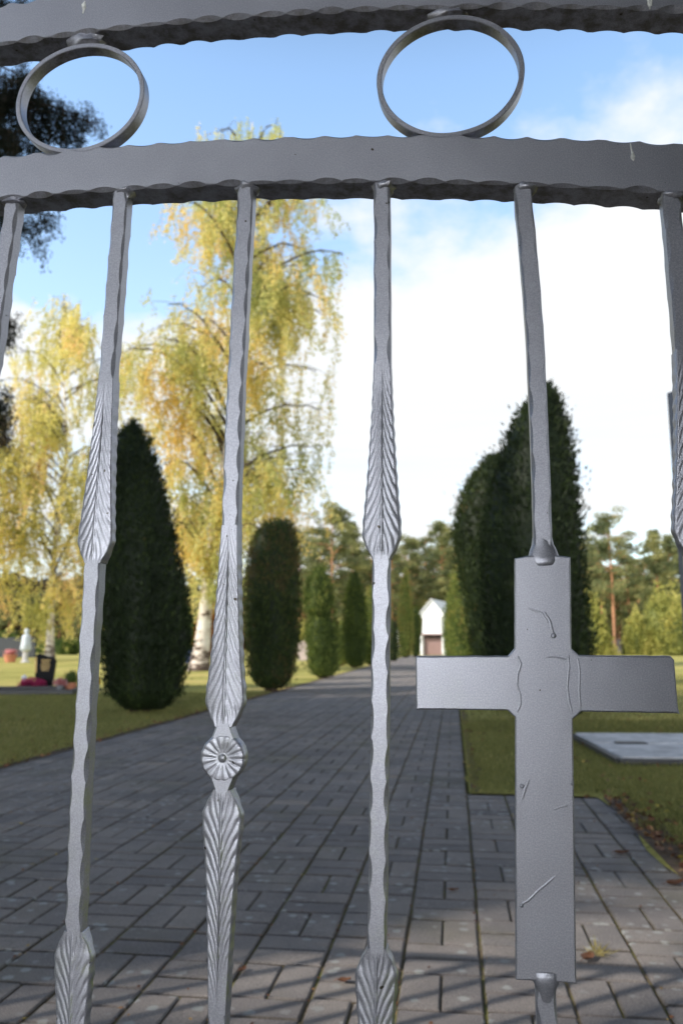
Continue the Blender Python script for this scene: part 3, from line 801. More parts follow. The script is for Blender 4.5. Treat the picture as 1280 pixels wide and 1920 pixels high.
cypress((262, 1336), [(1330, 228, 312), (1300, 200, 340), (1200, 186, 352), (1100, 188, 347), (1000, 193, 330), (900, 205, 306), (850, 212, 288), (820, 222, 274), (800, 238, 262), (790, 247, 254)], M_YEW, 2300, .065, 1,
        'large near black green yew column at the left lawn edge, closest on the left', bias=-.2)
cypress((508, 1296), [(1290, 488, 532), (1270, 470, 548), (1200, 461, 560), (1100, 462, 561), (1040, 467, 557), (1000, 482, 552), (982, 500, 545), (976, 515, 535)], M_YEW, 1800, .075, 2,
        'dark green blunt topped yew column right of the rosette bar, second on the left', bias=.32)
cypress((605, 1272), [(1268, 590, 624), (1255, 580, 634), (1210, 574, 638), (1175, 576, 632), (1160, 582, 622), (1140, 571, 624), (1100, 573, 623), (1080, 582, 614), (1062, 596, 604)], M_YEW2, 1200, .085, 3,
        'two tiered green conifer with a rounded lower half and pointed top', bias=-.1)
cypress((665, 1252), [(1250, 654, 680), (1235, 646, 684), (1180, 643, 687), (1130, 647, 683), (1095, 652, 676), (1072, 661, 668)], M_YEW2, 900, .10, 4,
        'slim dark green conifer column just left of the middle bar', bias=-.35)
cypress((640, 1248), [(1246, 630, 650), (1210, 628, 656), (1180, 632, 652), (1166, 640, 646)], M_YEW2, 800, .10, 5,
        'short light green conifer half hidden left of the slim dark column', bias=.25)
cypress((696, 1247), [(1245, 684, 708), (1200, 681, 712), (1130, 685, 709), (1100, 692, 702)], M_YEW2, 600, .12, 6,
        'light green conifer column mostly hidden behind the middle bar', bias=.15)
cypress((738, 1240), [(1238, 728, 745), (1210, 725, 747), (1180, 729, 744), (1165, 735, 740)], M_YEW, 250, .18, 7,
        'low dark rounded conifer right of the middle bar', bias=.2)
cypress((760, 1233), [(1231, 752, 768), (1200, 746, 774), (1150, 747, 773), (1100, 752, 767), (1065, 758, 761)], M_YEW2, 500, .13, 8,
        'tall pointed pale green conifer left of the white chapel', bias=.35)
cypress((779, 1232), [(1230, 774, 785), (1190, 770, 788), (1150, 774, 785), (1138, 778, 781)], M_YEW2, 450, .13, 9,
        'small dark green conifer touching the left wall of the white chapel', bias=-.2)
cypress((1030, 1345), [(1338, 975, 1092), (1300, 950, 1106), (1225, 920, 1108), (1100, 900, 1098), (1000, 905, 1087), (900, 920, 1077), (840, 942, 1069), (790, 964, 1060), (758, 985, 1050), (735, 1005, 1040), (718, 1020, 1031)], M_YEW, 2000, .065, 10,
        'huge black green yew behind the cross, tallest conifer in view', bias=-.22)
cypress((935, 1290), [(1285, 900, 980), (1225, 886, 990), (1150, 872, 1000), (1080, 858, 1000), (1010, 844, 990), (950, 856, 985), (910, 872, 978), (885, 890, 966), (862, 910, 940), (852, 918, 930)], M_YEW, 1500, .085, 11,
        'dark leaning yew merging with the left flank of the huge yew', bias=.05)
cypress((868, 1258), [(1256, 852, 886), (1225, 842, 895), (1150, 838, 900), (1090, 846, 892), (1060, 856, 880), (1045, 864, 872)], M_YEW2, 900, .10, 12,
        'sunlit yellow green conifer right of the white chapel', bias=.22)
cypress((846, 1240), [(1238, 838, 856), (1190, 832, 860), (1140, 836, 856), (1110, 843, 850)], M_YEW2, 600, .12, 13,
        'olive conifer touching the right wall of the white chapel', bias=.0)

def trunk_tube(mb, pts, rad, n=12): mb.tube(pts, rad, n)

def birch(base, Y, trunk_px, rows, mat, nleaf, size, seed, lab, nlimb=34, tw=.2, droop=(.6, 2.4), bias=0.0, upper=0.0, bare=0.0):
    rg = np.random.default_rng(seed); x0 = at(base[0], base[1], Y)[0]
    z, c, r = env_from_px(rows, Y); c = c - x0; r = r * 1.18
    t = tag(empty('weeping_birch', (x0, Y, 0)), lab, 'birch', 'yellowing birches on the lawn')
    tp = [at(px, py, Y) for px, py in trunk_px]; tp = [(p[0] - x0, .12 * math.sin(i * 1.7) if i else 0, p[2]) for i, p in enumerate(tp)]; tp[0] = (0, 0, -.05)
    tz = np.array([p[2] for p in tp]); tx = np.array([p[0] for p in tp]); ty = np.array([p[1] for p in tp])
    zz = np.linspace(-.05, tp[-1][2], 26); mb = MB()
    rad = [tw * (1 - .93 * max(0, (q / tp[-1][2])) ** .8) * (1 + .55 * math.exp(-max(q, 0) / .45)) for q in zz]
    pts = [(float(np.interp(q, tz, tx)) + .05 * mnoise.noise(Vector((q * .6, seed, 0))), float(np.interp(q, tz, ty)), float(q)) for q in zz]
    mb.tube(pts, rad, 14); mb.build('trunk', M_BBARK, t, smooth=60)
    lb = MB(); LP = []; LD = []; spts = []
    for i in range(nlimb):
        f = (i + .5) / nlimb; zs = z[0] + (z[-1] - z[0]) * (.10 + .84 * f); zs = max(zs, 2.0)
        th = rg.uniform(0, 2 * math.pi); ze = min(zs + rg.uniform(.4, 2.0) * (1 - .3 * f) + upper, z[-1] - .15)
        R_ = float(np.interp(ze, z, r)) * rg.uniform(.55, .98); cx_ = float(np.interp(ze, z, c))
        sx, sy = float(np.interp(zs - .6, tz, tx)), float(np.interp(zs - .6, tz, ty))
        ex, ey = cx_ + R_ * math.cos(th), R_ * math.sin(th)
        P0 = np.array([sx, sy, zs - .9]); P1 = np.array([sx * .5 + ex * .5, sy * .5 + ey * .5, ze + .25]); P2 = np.array([ex, ey, ze - .35 * R_ * .4])
        T = np.linspace(0, 1, 9)[:, None]; C = (1 - T) ** 2 * P0 + 2 * T * (1 - T) * P1 + T ** 2 * P2
        C += rg.normal(0, .05, C.shape) * T
        lb.tube([tuple(q) for q in C], list(np.linspace(.05, .012, 9) * (tw / .2)), 5)
        ns = int(16 + 14 * rg.uniform()) 
        for _ in range(ns):
            q = rg.uniform(.3, 1.0); b = (1 - q) ** 2 * P0 + 2 * q * (1 - q) * P1 + q ** 2 * P2
            off = rg.normal(0, .45, 3) * np.array([1, 1, .3]); b = b + off
            if b[2] > z[-1] - .3 or math.hypot(b[0] - np.interp(b[2], z, c), b[1]) > np.interp(b[2], z, r) * 1.05: continue
            if rg.uniform() < .4: lb.tube([tuple(b - off), tuple(b - off * .4 + np.array([0, 0, .06])), tuple(b)], [.010, .008, .005], 4)
            ln = rg.uniform(*droop) * rg.uniform(.5, 1)
            spts.append((b, ln))
    tot = sum(l for _, l in spts); per = nleaf / tot
    for b, ln in spts:
        k = max(3, int(ln * per * rg.uniform(.4, 1.6))); s = rg.uniform(0, 1, k) ** .85
        sw = rg.normal(0, .25, 2); ox = s ** 1.5 * sw[0] * ln; oy = s ** 1.5 * sw[1] * ln
        P = np.stack([b[0] + ox, b[1] + oy, b[2] - s * ln], 1) + rg.normal(0, .07, (k, 3))
        LP.append(P); LD.append(np.stack([rg.normal(0, .6, k), rg.normal(0, .6, k), -np.ones(k)], 1))
        e_ = (b[0] + sw[0] * ln, b[1] + sw[1] * ln, b[2] - ln)
        lb.tube([tuple(b), (b[0] + .35 * sw[0] * ln, b[1] + .35 * sw[1] * ln, b[2] - .5 * ln), e_], [.006, .004, .003], 3)
    lb.build('branches', M_BARK, t)
    P = np.concatenate(LP); D = np.concatenate(LD); ok = P[:, 2] > .5
    zz_ = P[:, 2]; dist = np.hypot(P[:, 0] - np.interp(zz_, z, c), P[:, 1]); ok &= dist < np.interp(zz_, z, r) * 1.10 + .1
    P, D = P[ok], D[ok]
    pn = np.array([mnoise.noise(Vector((p[0] * .55 + seed, p[1] * .55, p[2] * .40))) for p in P])
    rn = np.clip(.42 + bias + .75 * pn + rg.normal(0, .13, len(P)), 0, 1)
    quads_mesh('crown', leaf_quads(P, D, size, size * .62, rg), rn, mat, t)
    return t

birch((372, 1258), 25.1, [(372, 1258), (380, 1190), (388, 1110), (405, 1000), (425, 850), (445, 650), (462, 450), (470, 300), (472, 225)],
      [(1180, 395, 470), (1120, 340, 560), (1050, 310, 600), (950, 305, 622), (850, 295, 632), (750, 240, 640), (660, 238, 648), (600, 255, 640), (520, 300, 638), (450, 305, 632), (380, 325, 600), (310, 370, 570), (250, 392, 550), (218, 420, 530)],
      M_BIRCH, 98000, .098, 21, 'tall weeping birch with green gold leaves and a leaning white trunk', nlimb=60, tw=.24, droop=(.7, 3.0), bias=.2)
birch((94, 1226), 40, [(94, 1226), (96, 1100), (110, 960), (128, 850), (120, 720), (110, 600), (108, 570)],
      [(1215, 60, 130), (1170, -20, 185), (1080, -40, 200), (1000, -30, 215), (920, -10, 225), (840, 0, 235), (760, 15, 245), (680, 20, 250), (620, 20, 240), (580, 35, 190), (560, 70, 150)],
      M_BIRCH2, 44000, .14, 22, 'golden birch with a slim white trunk behind the black headstone', nlimb=40, tw=.2, droop=(1.0, 3.6), bias=.08)
birch((-60, 1226), 38, [(-60, 1226), (-55, 1050), (-40, 850), (-30, 700)],
      [(1210, -110, 40), (1100, -160, 60), (1000, -160, 60), (900, -140, 55), (800, -120, 40), (700, -80, 10)],
      M_BIRCH2, 18000, .14, 23, 'golden birch cut off by the left border of the picture', nlimb=26, tw=.18, droop=(1.0, 3.4), bias=-.05)

# pines
def pine_mesh(seed, H=13.0, crown0=.45, spread=2.2, dens=1.0, tw=.17, mat=M_PINE, cone=.0, size=.26, forked=False):
    rg = np.random.default_rng(seed); t = empty('pine_tree')
    mb = MB(); zz = np.linspace(-.1, H * .97, 14); wob = [.18 * mnoise.noise(Vector((q * .25, seed * 2.0, 0))) for q in zz]
    pts = [(w - wob[0], .5 * (w - wob[0]), float(q)) for w, q in zip(wob, zz)]
    mb.tube(pts, [tw * (1 - .8 * max(q, 0) / H) for q in zz], 9)
    if forked:
        mb.tube([pts[5], (pts[5][0] - .9, .2, pts[5][2] + 1.5), (pts[5][0] - 1.3, .3, pts[5][2] + 3.4)], [tw * .7, tw * .5, tw * .3], 8)
    mb.build('trunk', M_PBARK, t, smooth=60)
    lb = MB(); P = []; nl = int(26 * dens)
    for i in range(nl):
        f = (i + rg.uniform(0, 1)) / nl; z0 = H * (crown0 + (1 - crown0) * f * .96); th = rg.uniform(0, 2 * math.pi)
        prof = (math.sin(math.pi * min(1, .18 + .75 * f)) ** .7) * (1 - cone * f); Rr = spread * prof * rg.uniform(.55, 1.1)
        e_ = np.array([Rr * math.cos(th), Rr * math.sin(th), z0 + rg.uniform(-.1, .7) * (1 - cone)])
        s_ = np.array([0, 0, z0 - .25]); lb.tube([tuple(s_), tuple((s_ + e_) / 2 + np.array([0, 0, .12])), tuple(e_)], [.045, .03, .012], 5)
        for q in (1.0, .78, .5):
            c = s_ + (e_ - s_) * q + rg.normal(0, .18, 3); rad = np.array([.75, .75, .33]) * rg.uniform(.6, 1.1) * (.5 + .5 * spread / 2.2)
            k = int(55 * dens); d = rg.normal(size=(k, 3)); d /= np.linalg.norm(d, axis=1, keepdims=True); P.append(c + d * rad * rg.uniform(.55, 1, k)[:, None])
    lb.build('branches', M_PBARK, t)
    P = np.concatenate(P); D = rg.normal(size=P.shape) * .7 + np.array([0, 0, .5])
    rn = np.clip(.45 + .9 * (np.array([mnoise.noise(Vector(p) * .8) for p in P])) + rg.normal(0, .12, len(P)), 0, 1)
    quads_mesh('crown', leaf_quads(P, D, size, size * .4, rg), rn, mat, t)
    return t

G_P = 'pines of the wood behind the cemetery'
protos = [pine_mesh(31, 13, .38, 2.4, 1.3, tw=.17), pine_mesh(32, 12.5, .36, 2.7, 1.5, tw=.13), pine_mesh(33, 13.5, .22, 2.2, 1.7, cone=.5, tw=.12), pine_mesh(34, 12, .25, 2.6, 1.5, tw=.12), pine_mesh(35, 13, .42, 2.9, 1.3, tw=.14)]
used = [False] * len(protos)
def put(i, px, Y, topy, lab, rz=None, widen=1.0):
    if used[i]: o = copy_tree(protos[i])
    else: o = protos[i]; used[i] = True
    x = at(px, 1200, Y)[0]; H = at(px, topy, Y)[2]; s = H / 13.0
    o.location = (x, Y, 0); o.scale = (s * widen, s * widen, s); o.rotation_euler = (0, 0, random.uniform(0, 6.28) if rz is None else rz)
    tag(o, lab, 'pine', G_P); return o
put(0, 1152, 62, 960, 'tall pine with a straight bright orange trunk right of the huge yew')
put(2, 1238, 66, 1000, 'bushy conical pine at the right, beside the noticeboard')
put(1, 622, 60, 942, 'broad crowned pine with reddish trunk left of the middle bar')
RP = random.Random(17)
LABP = 'orange trunked pine in the dense row of the wood behind the lawn'
for k, (px, Y, ty) in enumerate([(560, 75, 985), (600, 82, 1000), (660, 74, 985), (700, 85, 1010), (735, 70, 1010), (765, 78, 1000), (800, 84, 1000), (830, 72, 985), (860, 78, 990), (540, 90, 1010),
                                 (900, 86, 1000), (1095, 72, 1005), (1118, 84, 1030), (1130, 78, 1010), (1180, 74, 1020), (1200, 84, 1050), (1215, 72, 1040), (1262, 76, 1010), (1285, 84, 1030), (1300, 70, 1000),
                                 (680, 95, 1030), (720, 98, 1040), (780, 98, 1040), (820, 100, 1030), (1160, 98, 1060), (1240, 98, 1050), (1110, 98, 1050), (850, 96, 1030)]):
    put((k * 3 + 1) % 5, px, Y, ty, LABP)
for k in range(22):
    px = -120 + k * 34 + RP.uniform(-10, 10); put(k % 5, px, 84 + RP.uniform(-6, 14), 1085 + RP.uniform(-25, 30), 'shaded pine in the distant wood behind the birches')

def shrub(px, py, w_px, h_px, mat, n, size, seed, lab, name='shrub', cat='shrub', Y=None, grp=None, flat=1.0, par=None):
    if Y is None: x, y = gr(px, py)
    else: x, y = at(px, py, Y)[0], Y
    zc = y; w = w_px / FPX * zc / 2; h = h_px / FPX * zc
    rg = np.random.default_rng(seed); d = rg.normal(size=(n, 3)); d /= np.linalg.norm(d, axis=1, keepdims=True); d[:, 2] = np.abs(d[:, 2])
    nz = np.array([mnoise.noise(Vector(q) * 2.2 + Vector((seed, 0, 0))) for q in d])
    rr_ = (1 + .45 * nz) * rg.uniform(.6, 1.05, n)
    P = d * rr_[:, None] * np.array([w, w * flat, h]); D = d + rg.normal(0, .6, d.shape)
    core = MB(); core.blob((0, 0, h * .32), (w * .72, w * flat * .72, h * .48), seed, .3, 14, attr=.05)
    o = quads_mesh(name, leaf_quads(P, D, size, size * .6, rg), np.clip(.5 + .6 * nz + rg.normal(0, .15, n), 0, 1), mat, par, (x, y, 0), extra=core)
    if par is None: tag(o, lab, cat, grp)
    return o

shrub(1113, 1232, 60, 100, M_SHRUB, 5000, .22, 41, 'yellow green bush just right of the huge yew', Y=56)
shrub(1250, 1235, 100, 120, M_SHRUB, 7000, .22, 42, 'large yellow green bush at the right above the cross arm', Y=56)
shrub(1192, 1232, 46, 70, M_SHRUB, 3000, .22, 43, 'smaller yellow green bush between the orange trunk and the large bush', Y=56)
shrub(1125, 1224, 60, 26, M_SHRUB, 2000, .14, 44, 'low pale bush at the foot of the wood, behind the cross arm', Y=56)
shrub(392, 1215, 50, 95, M_RUST, 3500, .2, 45, 'russet orange shrub behind the white birch trunk', Y=52)
shrub(350, 1200, 60, 80, M_HEDGE, 3000, .2, 46, 'dark bush behind the near yew and the birch', Y=60)
shrub(128, 1228, 34, 28, M_HEDGE, 3000, .14, 47, 'clipped green bush left of the birch trunk', name='hedge_bush', cat='hedge')
shrub(118, 1224, 150, 26, M_HEDGE, 6000, .14, 48, 'long low clipped hedge across the back of the lawn', name='hedge', cat='hedge', flat=.3)
shrub(15, 1222, 70, 40, M_HEDGE, 4000, .16, 49, 'dark bush at the left border behind the lawn', Y=58)
shrub(560, 1222, 50, 60, M_SHRUB, 2500, .2, 50, 'pale bush behind the second and third conifers', Y=60)
shrub(720, 1218, 60, 60, M_HEDGE, 2500, .2, 52, 'dark bush behind the middle bar at the path end', Y=66)

# the dark interior of the wood: far stems and undergrowth nobody could count
rg = np.random.default_rng(77); n = 90000
P = np.stack([rg.uniform(-75, 75, n), 108 + rg.uniform(-5, 8, n), rg.uniform(0, 1, n)], 1)
hh = np.array([9.0 + 3.2 * mnoise.noise(Vector((p[0] * .12, 0, 0))) + 1.5 * mnoise.noise(Vector((p[0] * .6, p[1] * .2, 3))) for p in P]); P[:, 2] = hh * P[:, 2] ** .8
D = rg.normal(size=P.shape)
ex = MB()
for _ in range(200):
    x_ = rg.uniform(-70, 70); y_ = rg.uniform(88, 104); h_ = rg.uniform(7, 10); ex.tube([(x_, y_, 0), (x_ + rg.normal(0, .1), y_, h_ * .5), (x_ + rg.normal(0, .25), y_, h_)], [.13, .10, .06], 6, attr=float(rg.uniform(.1, .9)))
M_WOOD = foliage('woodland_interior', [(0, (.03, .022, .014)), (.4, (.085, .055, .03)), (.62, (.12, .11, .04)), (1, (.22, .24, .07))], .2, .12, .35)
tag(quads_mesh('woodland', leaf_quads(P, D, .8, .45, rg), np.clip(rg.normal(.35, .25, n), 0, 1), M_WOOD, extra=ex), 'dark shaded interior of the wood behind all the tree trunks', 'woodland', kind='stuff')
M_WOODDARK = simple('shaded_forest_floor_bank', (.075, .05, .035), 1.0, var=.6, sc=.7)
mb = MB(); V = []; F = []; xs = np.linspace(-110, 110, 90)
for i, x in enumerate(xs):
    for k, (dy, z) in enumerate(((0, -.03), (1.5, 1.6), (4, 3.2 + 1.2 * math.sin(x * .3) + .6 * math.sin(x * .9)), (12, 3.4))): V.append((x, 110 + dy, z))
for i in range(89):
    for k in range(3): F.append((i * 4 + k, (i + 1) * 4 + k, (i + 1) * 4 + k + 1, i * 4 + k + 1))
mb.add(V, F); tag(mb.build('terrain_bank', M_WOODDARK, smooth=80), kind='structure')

# overhanging dark conifer at upper left
def overhang():
    rg = np.random.default_rng(5); Y = 8.2; x0 = -5.6
    t = tag(empty('overhanging_conifer', (x0, Y, 0)), 'dark conifer whose drooping branches hang into the upper left corner', 'conifer')
    mb = MB(); mb.tube([(0, 0, -.1), (.05, 0, 3), (-.05, 0, 7), (0, 0, 11)], [.22, .17, .11, .03], 12); mb.build('trunk', M_BARK, t, smooth=60)
    lb = MB(); P = []
    ends = [((185, 232), 8.0), ((120, 205), 8.1), ((60, 150), 8.3), ((105, 408), 7.8), ((20, 600), 7.9), ((24, 745), 7.9), ((10, 20), 8.5), ((28, 250), 7.7), ((75, 262), 8.0), ((150, 250), 8.2), ((40, 3), 8.3),((5, 190), 8.4),((2, 770), 8.0), ((18, 612), 8.1), ((22, 800), 7.9), ((45, 200), 8.0), ((15, 270), 8.0), ((80, 430), 7.9), ((150, 215), 8.0), ((90, 175), 8.2)]
    allends = [(np.array(at(*q, d)) - np.array([x0, Y, 0]), True) for q, d in ends]
    for k in range(26):
        z = rg.uniform(2.2, 10.5); th = rg.uniform(math.pi * .35, math.pi * 1.75); r_ = 2.4 * (1 - z / 13); allends.append((np.array([r_ * math.cos(th), r_ * math.sin(th), z]), False))
    for e_, vis in allends:
        s_ = np.array([0, 0, e_[2] + .5]); T = np.linspace(0, 1, 8)[:, None]; mid = (s_ + e_) / 2 + np.array([0, 0, .25]); C = (1 - T) ** 2 * s_ + 2 * T * (1 - T) * mid + T ** 2 * e_
        lb.tube([tuple(c) for c in C], list(np.linspace(.035, .006, 8)), 5)
        m = 36 if vis else 9
        for _ in range(m):
            q = rg.uniform(.35, 1) ** .6; b = (1 - q) ** 2 * s_ + 2 * q * (1 - q) * mid + q ** 2 * e_ + rg.normal(0, .07, 3); ln = rg.uniform(.12, .42)
            k = 90 if vis else 60; s = rg.uniform(0, 1, k); P.append(np.stack([b[0] + rg.normal(0, .035, k), b[1] + rg.normal(0, .035, k), b[2] - s * ln], 1))
            lb.tube([tuple(b), (b[0], b[1], b[2] - ln)], [.004, .002], 3)
    lb.build('branches', M_BARK, t); P = np.concatenate(P); D = rg.normal(0, .8, P.shape) + np.array([0, 0, -.6])
    pn = np.array([mnoise.noise(Vector(p) * 2.0) for p in P])
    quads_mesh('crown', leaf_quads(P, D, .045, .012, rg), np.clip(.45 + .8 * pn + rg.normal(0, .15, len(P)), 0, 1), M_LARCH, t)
overhang()

# row of tall conifers left of and behind the viewpoint: they put the gate and the near paving in shade
SH = (.8910, .4540); SN = (-.4540, .8910); EL = R(33)
def caster(q, tdist, H, rw, seed):
    H *= 1.4
    x, y = -SH[0] * tdist + SN[0] * q, -SH[1] * tdist + SN[1] * q
    t = tag(empty('tall_conifer', (x, y, 0)), 'tall dense conifer of the row beside the street, left of the view', 'conifer', 'tall conifers of the street side row')
    z = np.array([.3, .12 * H, .4 * H, .7 * H, .88 * H, H]); r = np.array([.7, 1, 1, .85, .5, .05]) * rw
    cypress_mesh(z, np.zeros(6), r, 0, M_YEW, 60, .35, seed, parent=t)
    mb = MB(); mb.tube([(0, 0, -.1), (0, 0, H * .5)], [.25, .15], 10); mb.build('trunk', M_BARK, t)
for q, td, H, rw, sd in ((.50, 13, 12, .95, 83), (3.85, 14, 12.5, 1.72, 84), (5.6, 15, 13, 1.5, 85), (8.2, 14.5, 13, 1.6, 86), (10.7, 14.5, 12, 1.45, 87), (13.0, 15, 12, 1.2, 88), (15.3, 15.5, 11.5, 1.15, 89)):
    caster(q, td, H, rw, sd)

# added unseen yew by the viewpoint, placed to darken the right-hand ironwork
t = tag(empty('blocker_yew', (.96, -.98, 0)), 'added unseen yew right of the viewpoint that darkens the right-hand ironwork', 'conifer')
cypress_mesh(np.array([.1, .8, 1.8, 2.6, 3.1]), np.zeros(5), np.array([.85, 1.02, 1.0, .8, .1]), 0, M_YEW, 350, .09, 91, parent=t, bias=-.3)
mb = MB(); mb.tube([(0, 0, -.1), (0, 0, 1.5)], [.12, .08], 10); mb.build('trunk', M_BARK, t)

# added unseen trees behind the viewpoint, placed to darken what the upper ironwork mirrors
for k, (x, y, sc_) in enumerate(((-7.5, -10.5, 1.0), (-2.2, -9.5, 1.05), (3.2, -9.0, 1.1), (8.6, -8.0, 1.0), (6.5, -3.8, .8))):
    t = tag(empty('blocker_tree', (x, y, 0)), 'added unseen dark crowned tree that blocks sky light behind the viewpoint', 'tree', 'added light blocking trees out of view')
    cypress_mesh(np.array([4.4, 5.2, 8, 11.5, 15]) * sc_, np.zeros(5), np.array([1.2, 3.0, 3.6, 3.2, .4]) * sc_, 0, M_YEW, 45, .4, 101 + k, parent=t, up=.2)
    mb = MB(); mb.tube([(0, 0, -.1), (.1, 0, 3), (0, 0, 6)], [.25, .2, .15], 10); mb.build('trunk', M_BARK, t)

# ------------------------------------------------------------ graves on the left
x, y = gr(82, 1292)
hs = tag(empty('headstone', (x, y, 0), R(8)), 'black polished headstone with gold inscription among the flowers at left', 'headstone')
def prism(pts, d, mb, y0=0.0, attr=.5):
    n = len(pts); V = [(a, y0, b) for a, b in pts] + [(a, y0 + d, b) for a, b in pts]
    F = [tuple(range(n)), tuple(reversed(range(n, 2 * n)))] + [(i, n + i, n + (i + 1) % n, (i + 1) % n) for i in range(n)]
    mb.add(V, F, attr)
mb = MB(); prism([(-.14, 0), (.14, 0), (.19, .52), (.15, .58), (.05, .60), (-.12, .66), (-.19, .60), (-.17, .3)], .12, mb); mb.build('slab', M_BLACKST, hs)
mb = MB()
for i, (w_, z_) in enumerate(((.16, .53), (.13, .485), (.17, .44), (.15, .395), (.12, .35))):
    k = -w_ / 2
    while k < w_ / 2:
        l = random.uniform(.008, .018); mb.box((k + l / 2 + .01, -.002, z_), (l, .003, .026)); k += l + .005
mb.build('inscription', M_GOLD, hs)
mb = MB(); prism([(-.175, .30), (-.145, .30), (-.15, .60), (-.185, .58)], .004, mb, -.004); mb.build('gold_relief', M_GOLD, hs)
mb = MB(); mb.box((0, .05, -.0), (.5, .24, .06), bev=.01); mb.build('plinth', M_KERB, hs)
xk, yk = gr(70, 1300)
kb = tag(empty('grave_border', (xk - .2, yk - .35, 0), R(8)), 'dark stone border around the flowery grave at left', 'grave border')
mb = MB()
mb.box((-.2, -.32, .045), (2.3, .07, .10), bev=.01); mb.box((-.2, .85, .045), (2.3, .07, .10), bev=.01); mb.box((-1.32, .26, .044), (.07, 1.10, .095), bev=.01); mb.box((.92, .26, .044), (.07, 1.10, .095), bev=.01); mb.build('kerb', M_KERB, kb)
mb = MB(); mb.box((-.2, .26, .02), (2.15, 1.08, .04)); mb.build('soil', M_SOIL, kb)
Yg = y - .25
shrub(62, 1283, 52, 19, M_MAGENTA, 3500, .03, 60, 'mound of magenta heather in front of the black headstone', 'heather', 'flowers', Y=Yg - .1)
def pot(px, py, Y, r, h, mat, lab, flm=None, fseed=0, fl=(.1, .1), name='flower_pot', cat='flower pot'):
    p = at(px, py, Y); t = tag(empty(name, (p[0], Y, 0.0)), lab, cat)
    mb = MB(); mb.lathe([(r * .7, 0), (r * .75, .01), (r, h * .85), (r * 1.08, h * .86), (r * 1.08, h), (r * .95, h), (r * .9, h * .9)], n=18); mb.build('vessel', mat, t, smooth=40)
    if flm:
        rg = np.random.default_rng(fseed); d = rg.normal(size=(500, 3)); d /= np.linalg.norm(d, axis=1, keepdims=True); P = d * np.array([fl[0], fl[0], fl[1]]) * rg.uniform(.4, 1, 500)[:, None] + np.array([0, 0, h + fl[1] * .7])
        core = MB(); core.blob((0, 0, h + fl[1] * .7), (fl[0] * .7, fl[0] * .7, fl[1] * .8), fseed, .3, 10, attr=.4)
        quads_mesh('flowers', leaf_quads(P, d, .03, .02, rg), rg.uniform(0, 1, 500), flm, t, extra=core)
    return t
pot(133, 1295, Yg - .6, .10, .16, M_TERRA, 'terracotta pot with a leafy plant right of the headstone', M_HEDGE, 1, (.13, .12))
pot(112, 1297, Yg - .75, .05, .13, M_VASE, 'small grey metal vase with pink flowers beside the terracotta pot', M_PINKFL, 2, (.11, .06), 'vase', 'vase')
pot(120, 1290, Yg - .3, .06, .08, M_TERRA, 'low bowl of red flowers between the vase and the terracotta pot', M_PINKFL, 3, (.12, .05), 'flower_bowl', 'flower bowl')
pot(181, 1290, Yg - .4, .05, .12, M_VASE, 'grey vase holding yellow flowers beside the near yew', M_YFLOWER, 4, (.055, .06), 'vase', 'vase')
p = at(46, 1275, Yg + .05); ln = tag(empty('grave_lantern', (p[0], Yg + .05, 0)), 'white grave candle lantern left of the black headstone', 'lantern')
mb = MB(); mb.lathe([(.045, .0), (.05, .02), (.045, .03), (.045, .2), (.05, .21)], n=16); mb.build('candle_glass', M_WHITE, ln, smooth=40)
mb = MB(); mb.lathe([(.055, .21), (.05, .235), (.02, .26), (.005, .27)], n=16); mb.build('lid', M_WHITE, ln, smooth=40)
# pale statue farther back
Ys = 36; p = at(48, 1230, Ys); st = tag(empty('grave_statue', (p[0], Ys, 0)), 'bluish white stone figure on a post before the hedge at far left', 'statue')
mb = MB(); mb.lathe([(.20, 0), (.20, .05), (.12, .08), (.11, .45), (.16, .50)], n=12); mb.build('pedestal', M_GRANITE, st, smooth=40)
mb = MB(); mb.lathe([(.17, .50), (.24, .58), (.21, .85), (.18, 1.0), (.19, 1.12), (.15, 1.2), (.06, 1.24), (.09, 1.30), (.11, 1.38), (.08, 1.46), (.01, 1.49)], n=14); mb.build('figure', M_STATUE, st, smooth=60)
pot(20, 1230, 36, .28, .35, M_TERRA, 'red flower bowl on the far lawn left of the pale statue', M_PINKFL, 6, (.36, .15), 'flower_bowl', 'flower bowl')
p = at(30, 1225, 46); mb = MB(); mb.box((p[0], 46, .6), (2.2, .25, 1.1), bev=.02); tag(mb.build('garden_wall', M_GREYW), 'low dark grey wall behind the pale statue', 'wall')
p = at(357, 1222, 34); mb = MB(); prism([(-.22, 0), (.22, 0), (.22, .45), (.12, .6), (-.1, .62), (-.22, .5)], .15, mb); o = mb.build('blue_headstone', M_BLUE, loc=(p[0], 34, 0)); tag(o, 'small dark blue gravestone beside the foot of the white birch trunk', 'headstone')

# ------------------------------------------------------------ flat grave on the right
sl = tag(empty('grave_slab', (2.93, 6.55, 0), R(-4)), 'flat grey granite grave cover lying in the grass right of the cross', 'grave slab')
mb = MB(); prism([(0, 0), (0, 0), (0, 0)], 0, MB())
mb.box((.0, .41, .035), (1.80, .72, .05), bev=.008); mb.box((.0, -.36, .032), (1.80, .80, .05), bev=.008); mb.build('cover_plate', M_GRANITE, sl)
mb = MB(); mb.box((-.93, .02, .02), (.05, 1.62, .06), bev=.006); mb.box((0, -.80, .02), (1.86, .05, .06), bev=.006); mb.build('kerb', M_KERB, sl)
mb = MB(); mb.box((-.62, .03, .062), (.24, .10, .012), bev=.004); mb.build('name_plate', M_KERB, sl)
mb = MB(); mb.tube([(-.08, -.55, .05), (-.08, -.55, .10), (.4, -.55, .10), (.4, -.55, .05)], .007, 6); mb.build('handle', M_VASE, sl)

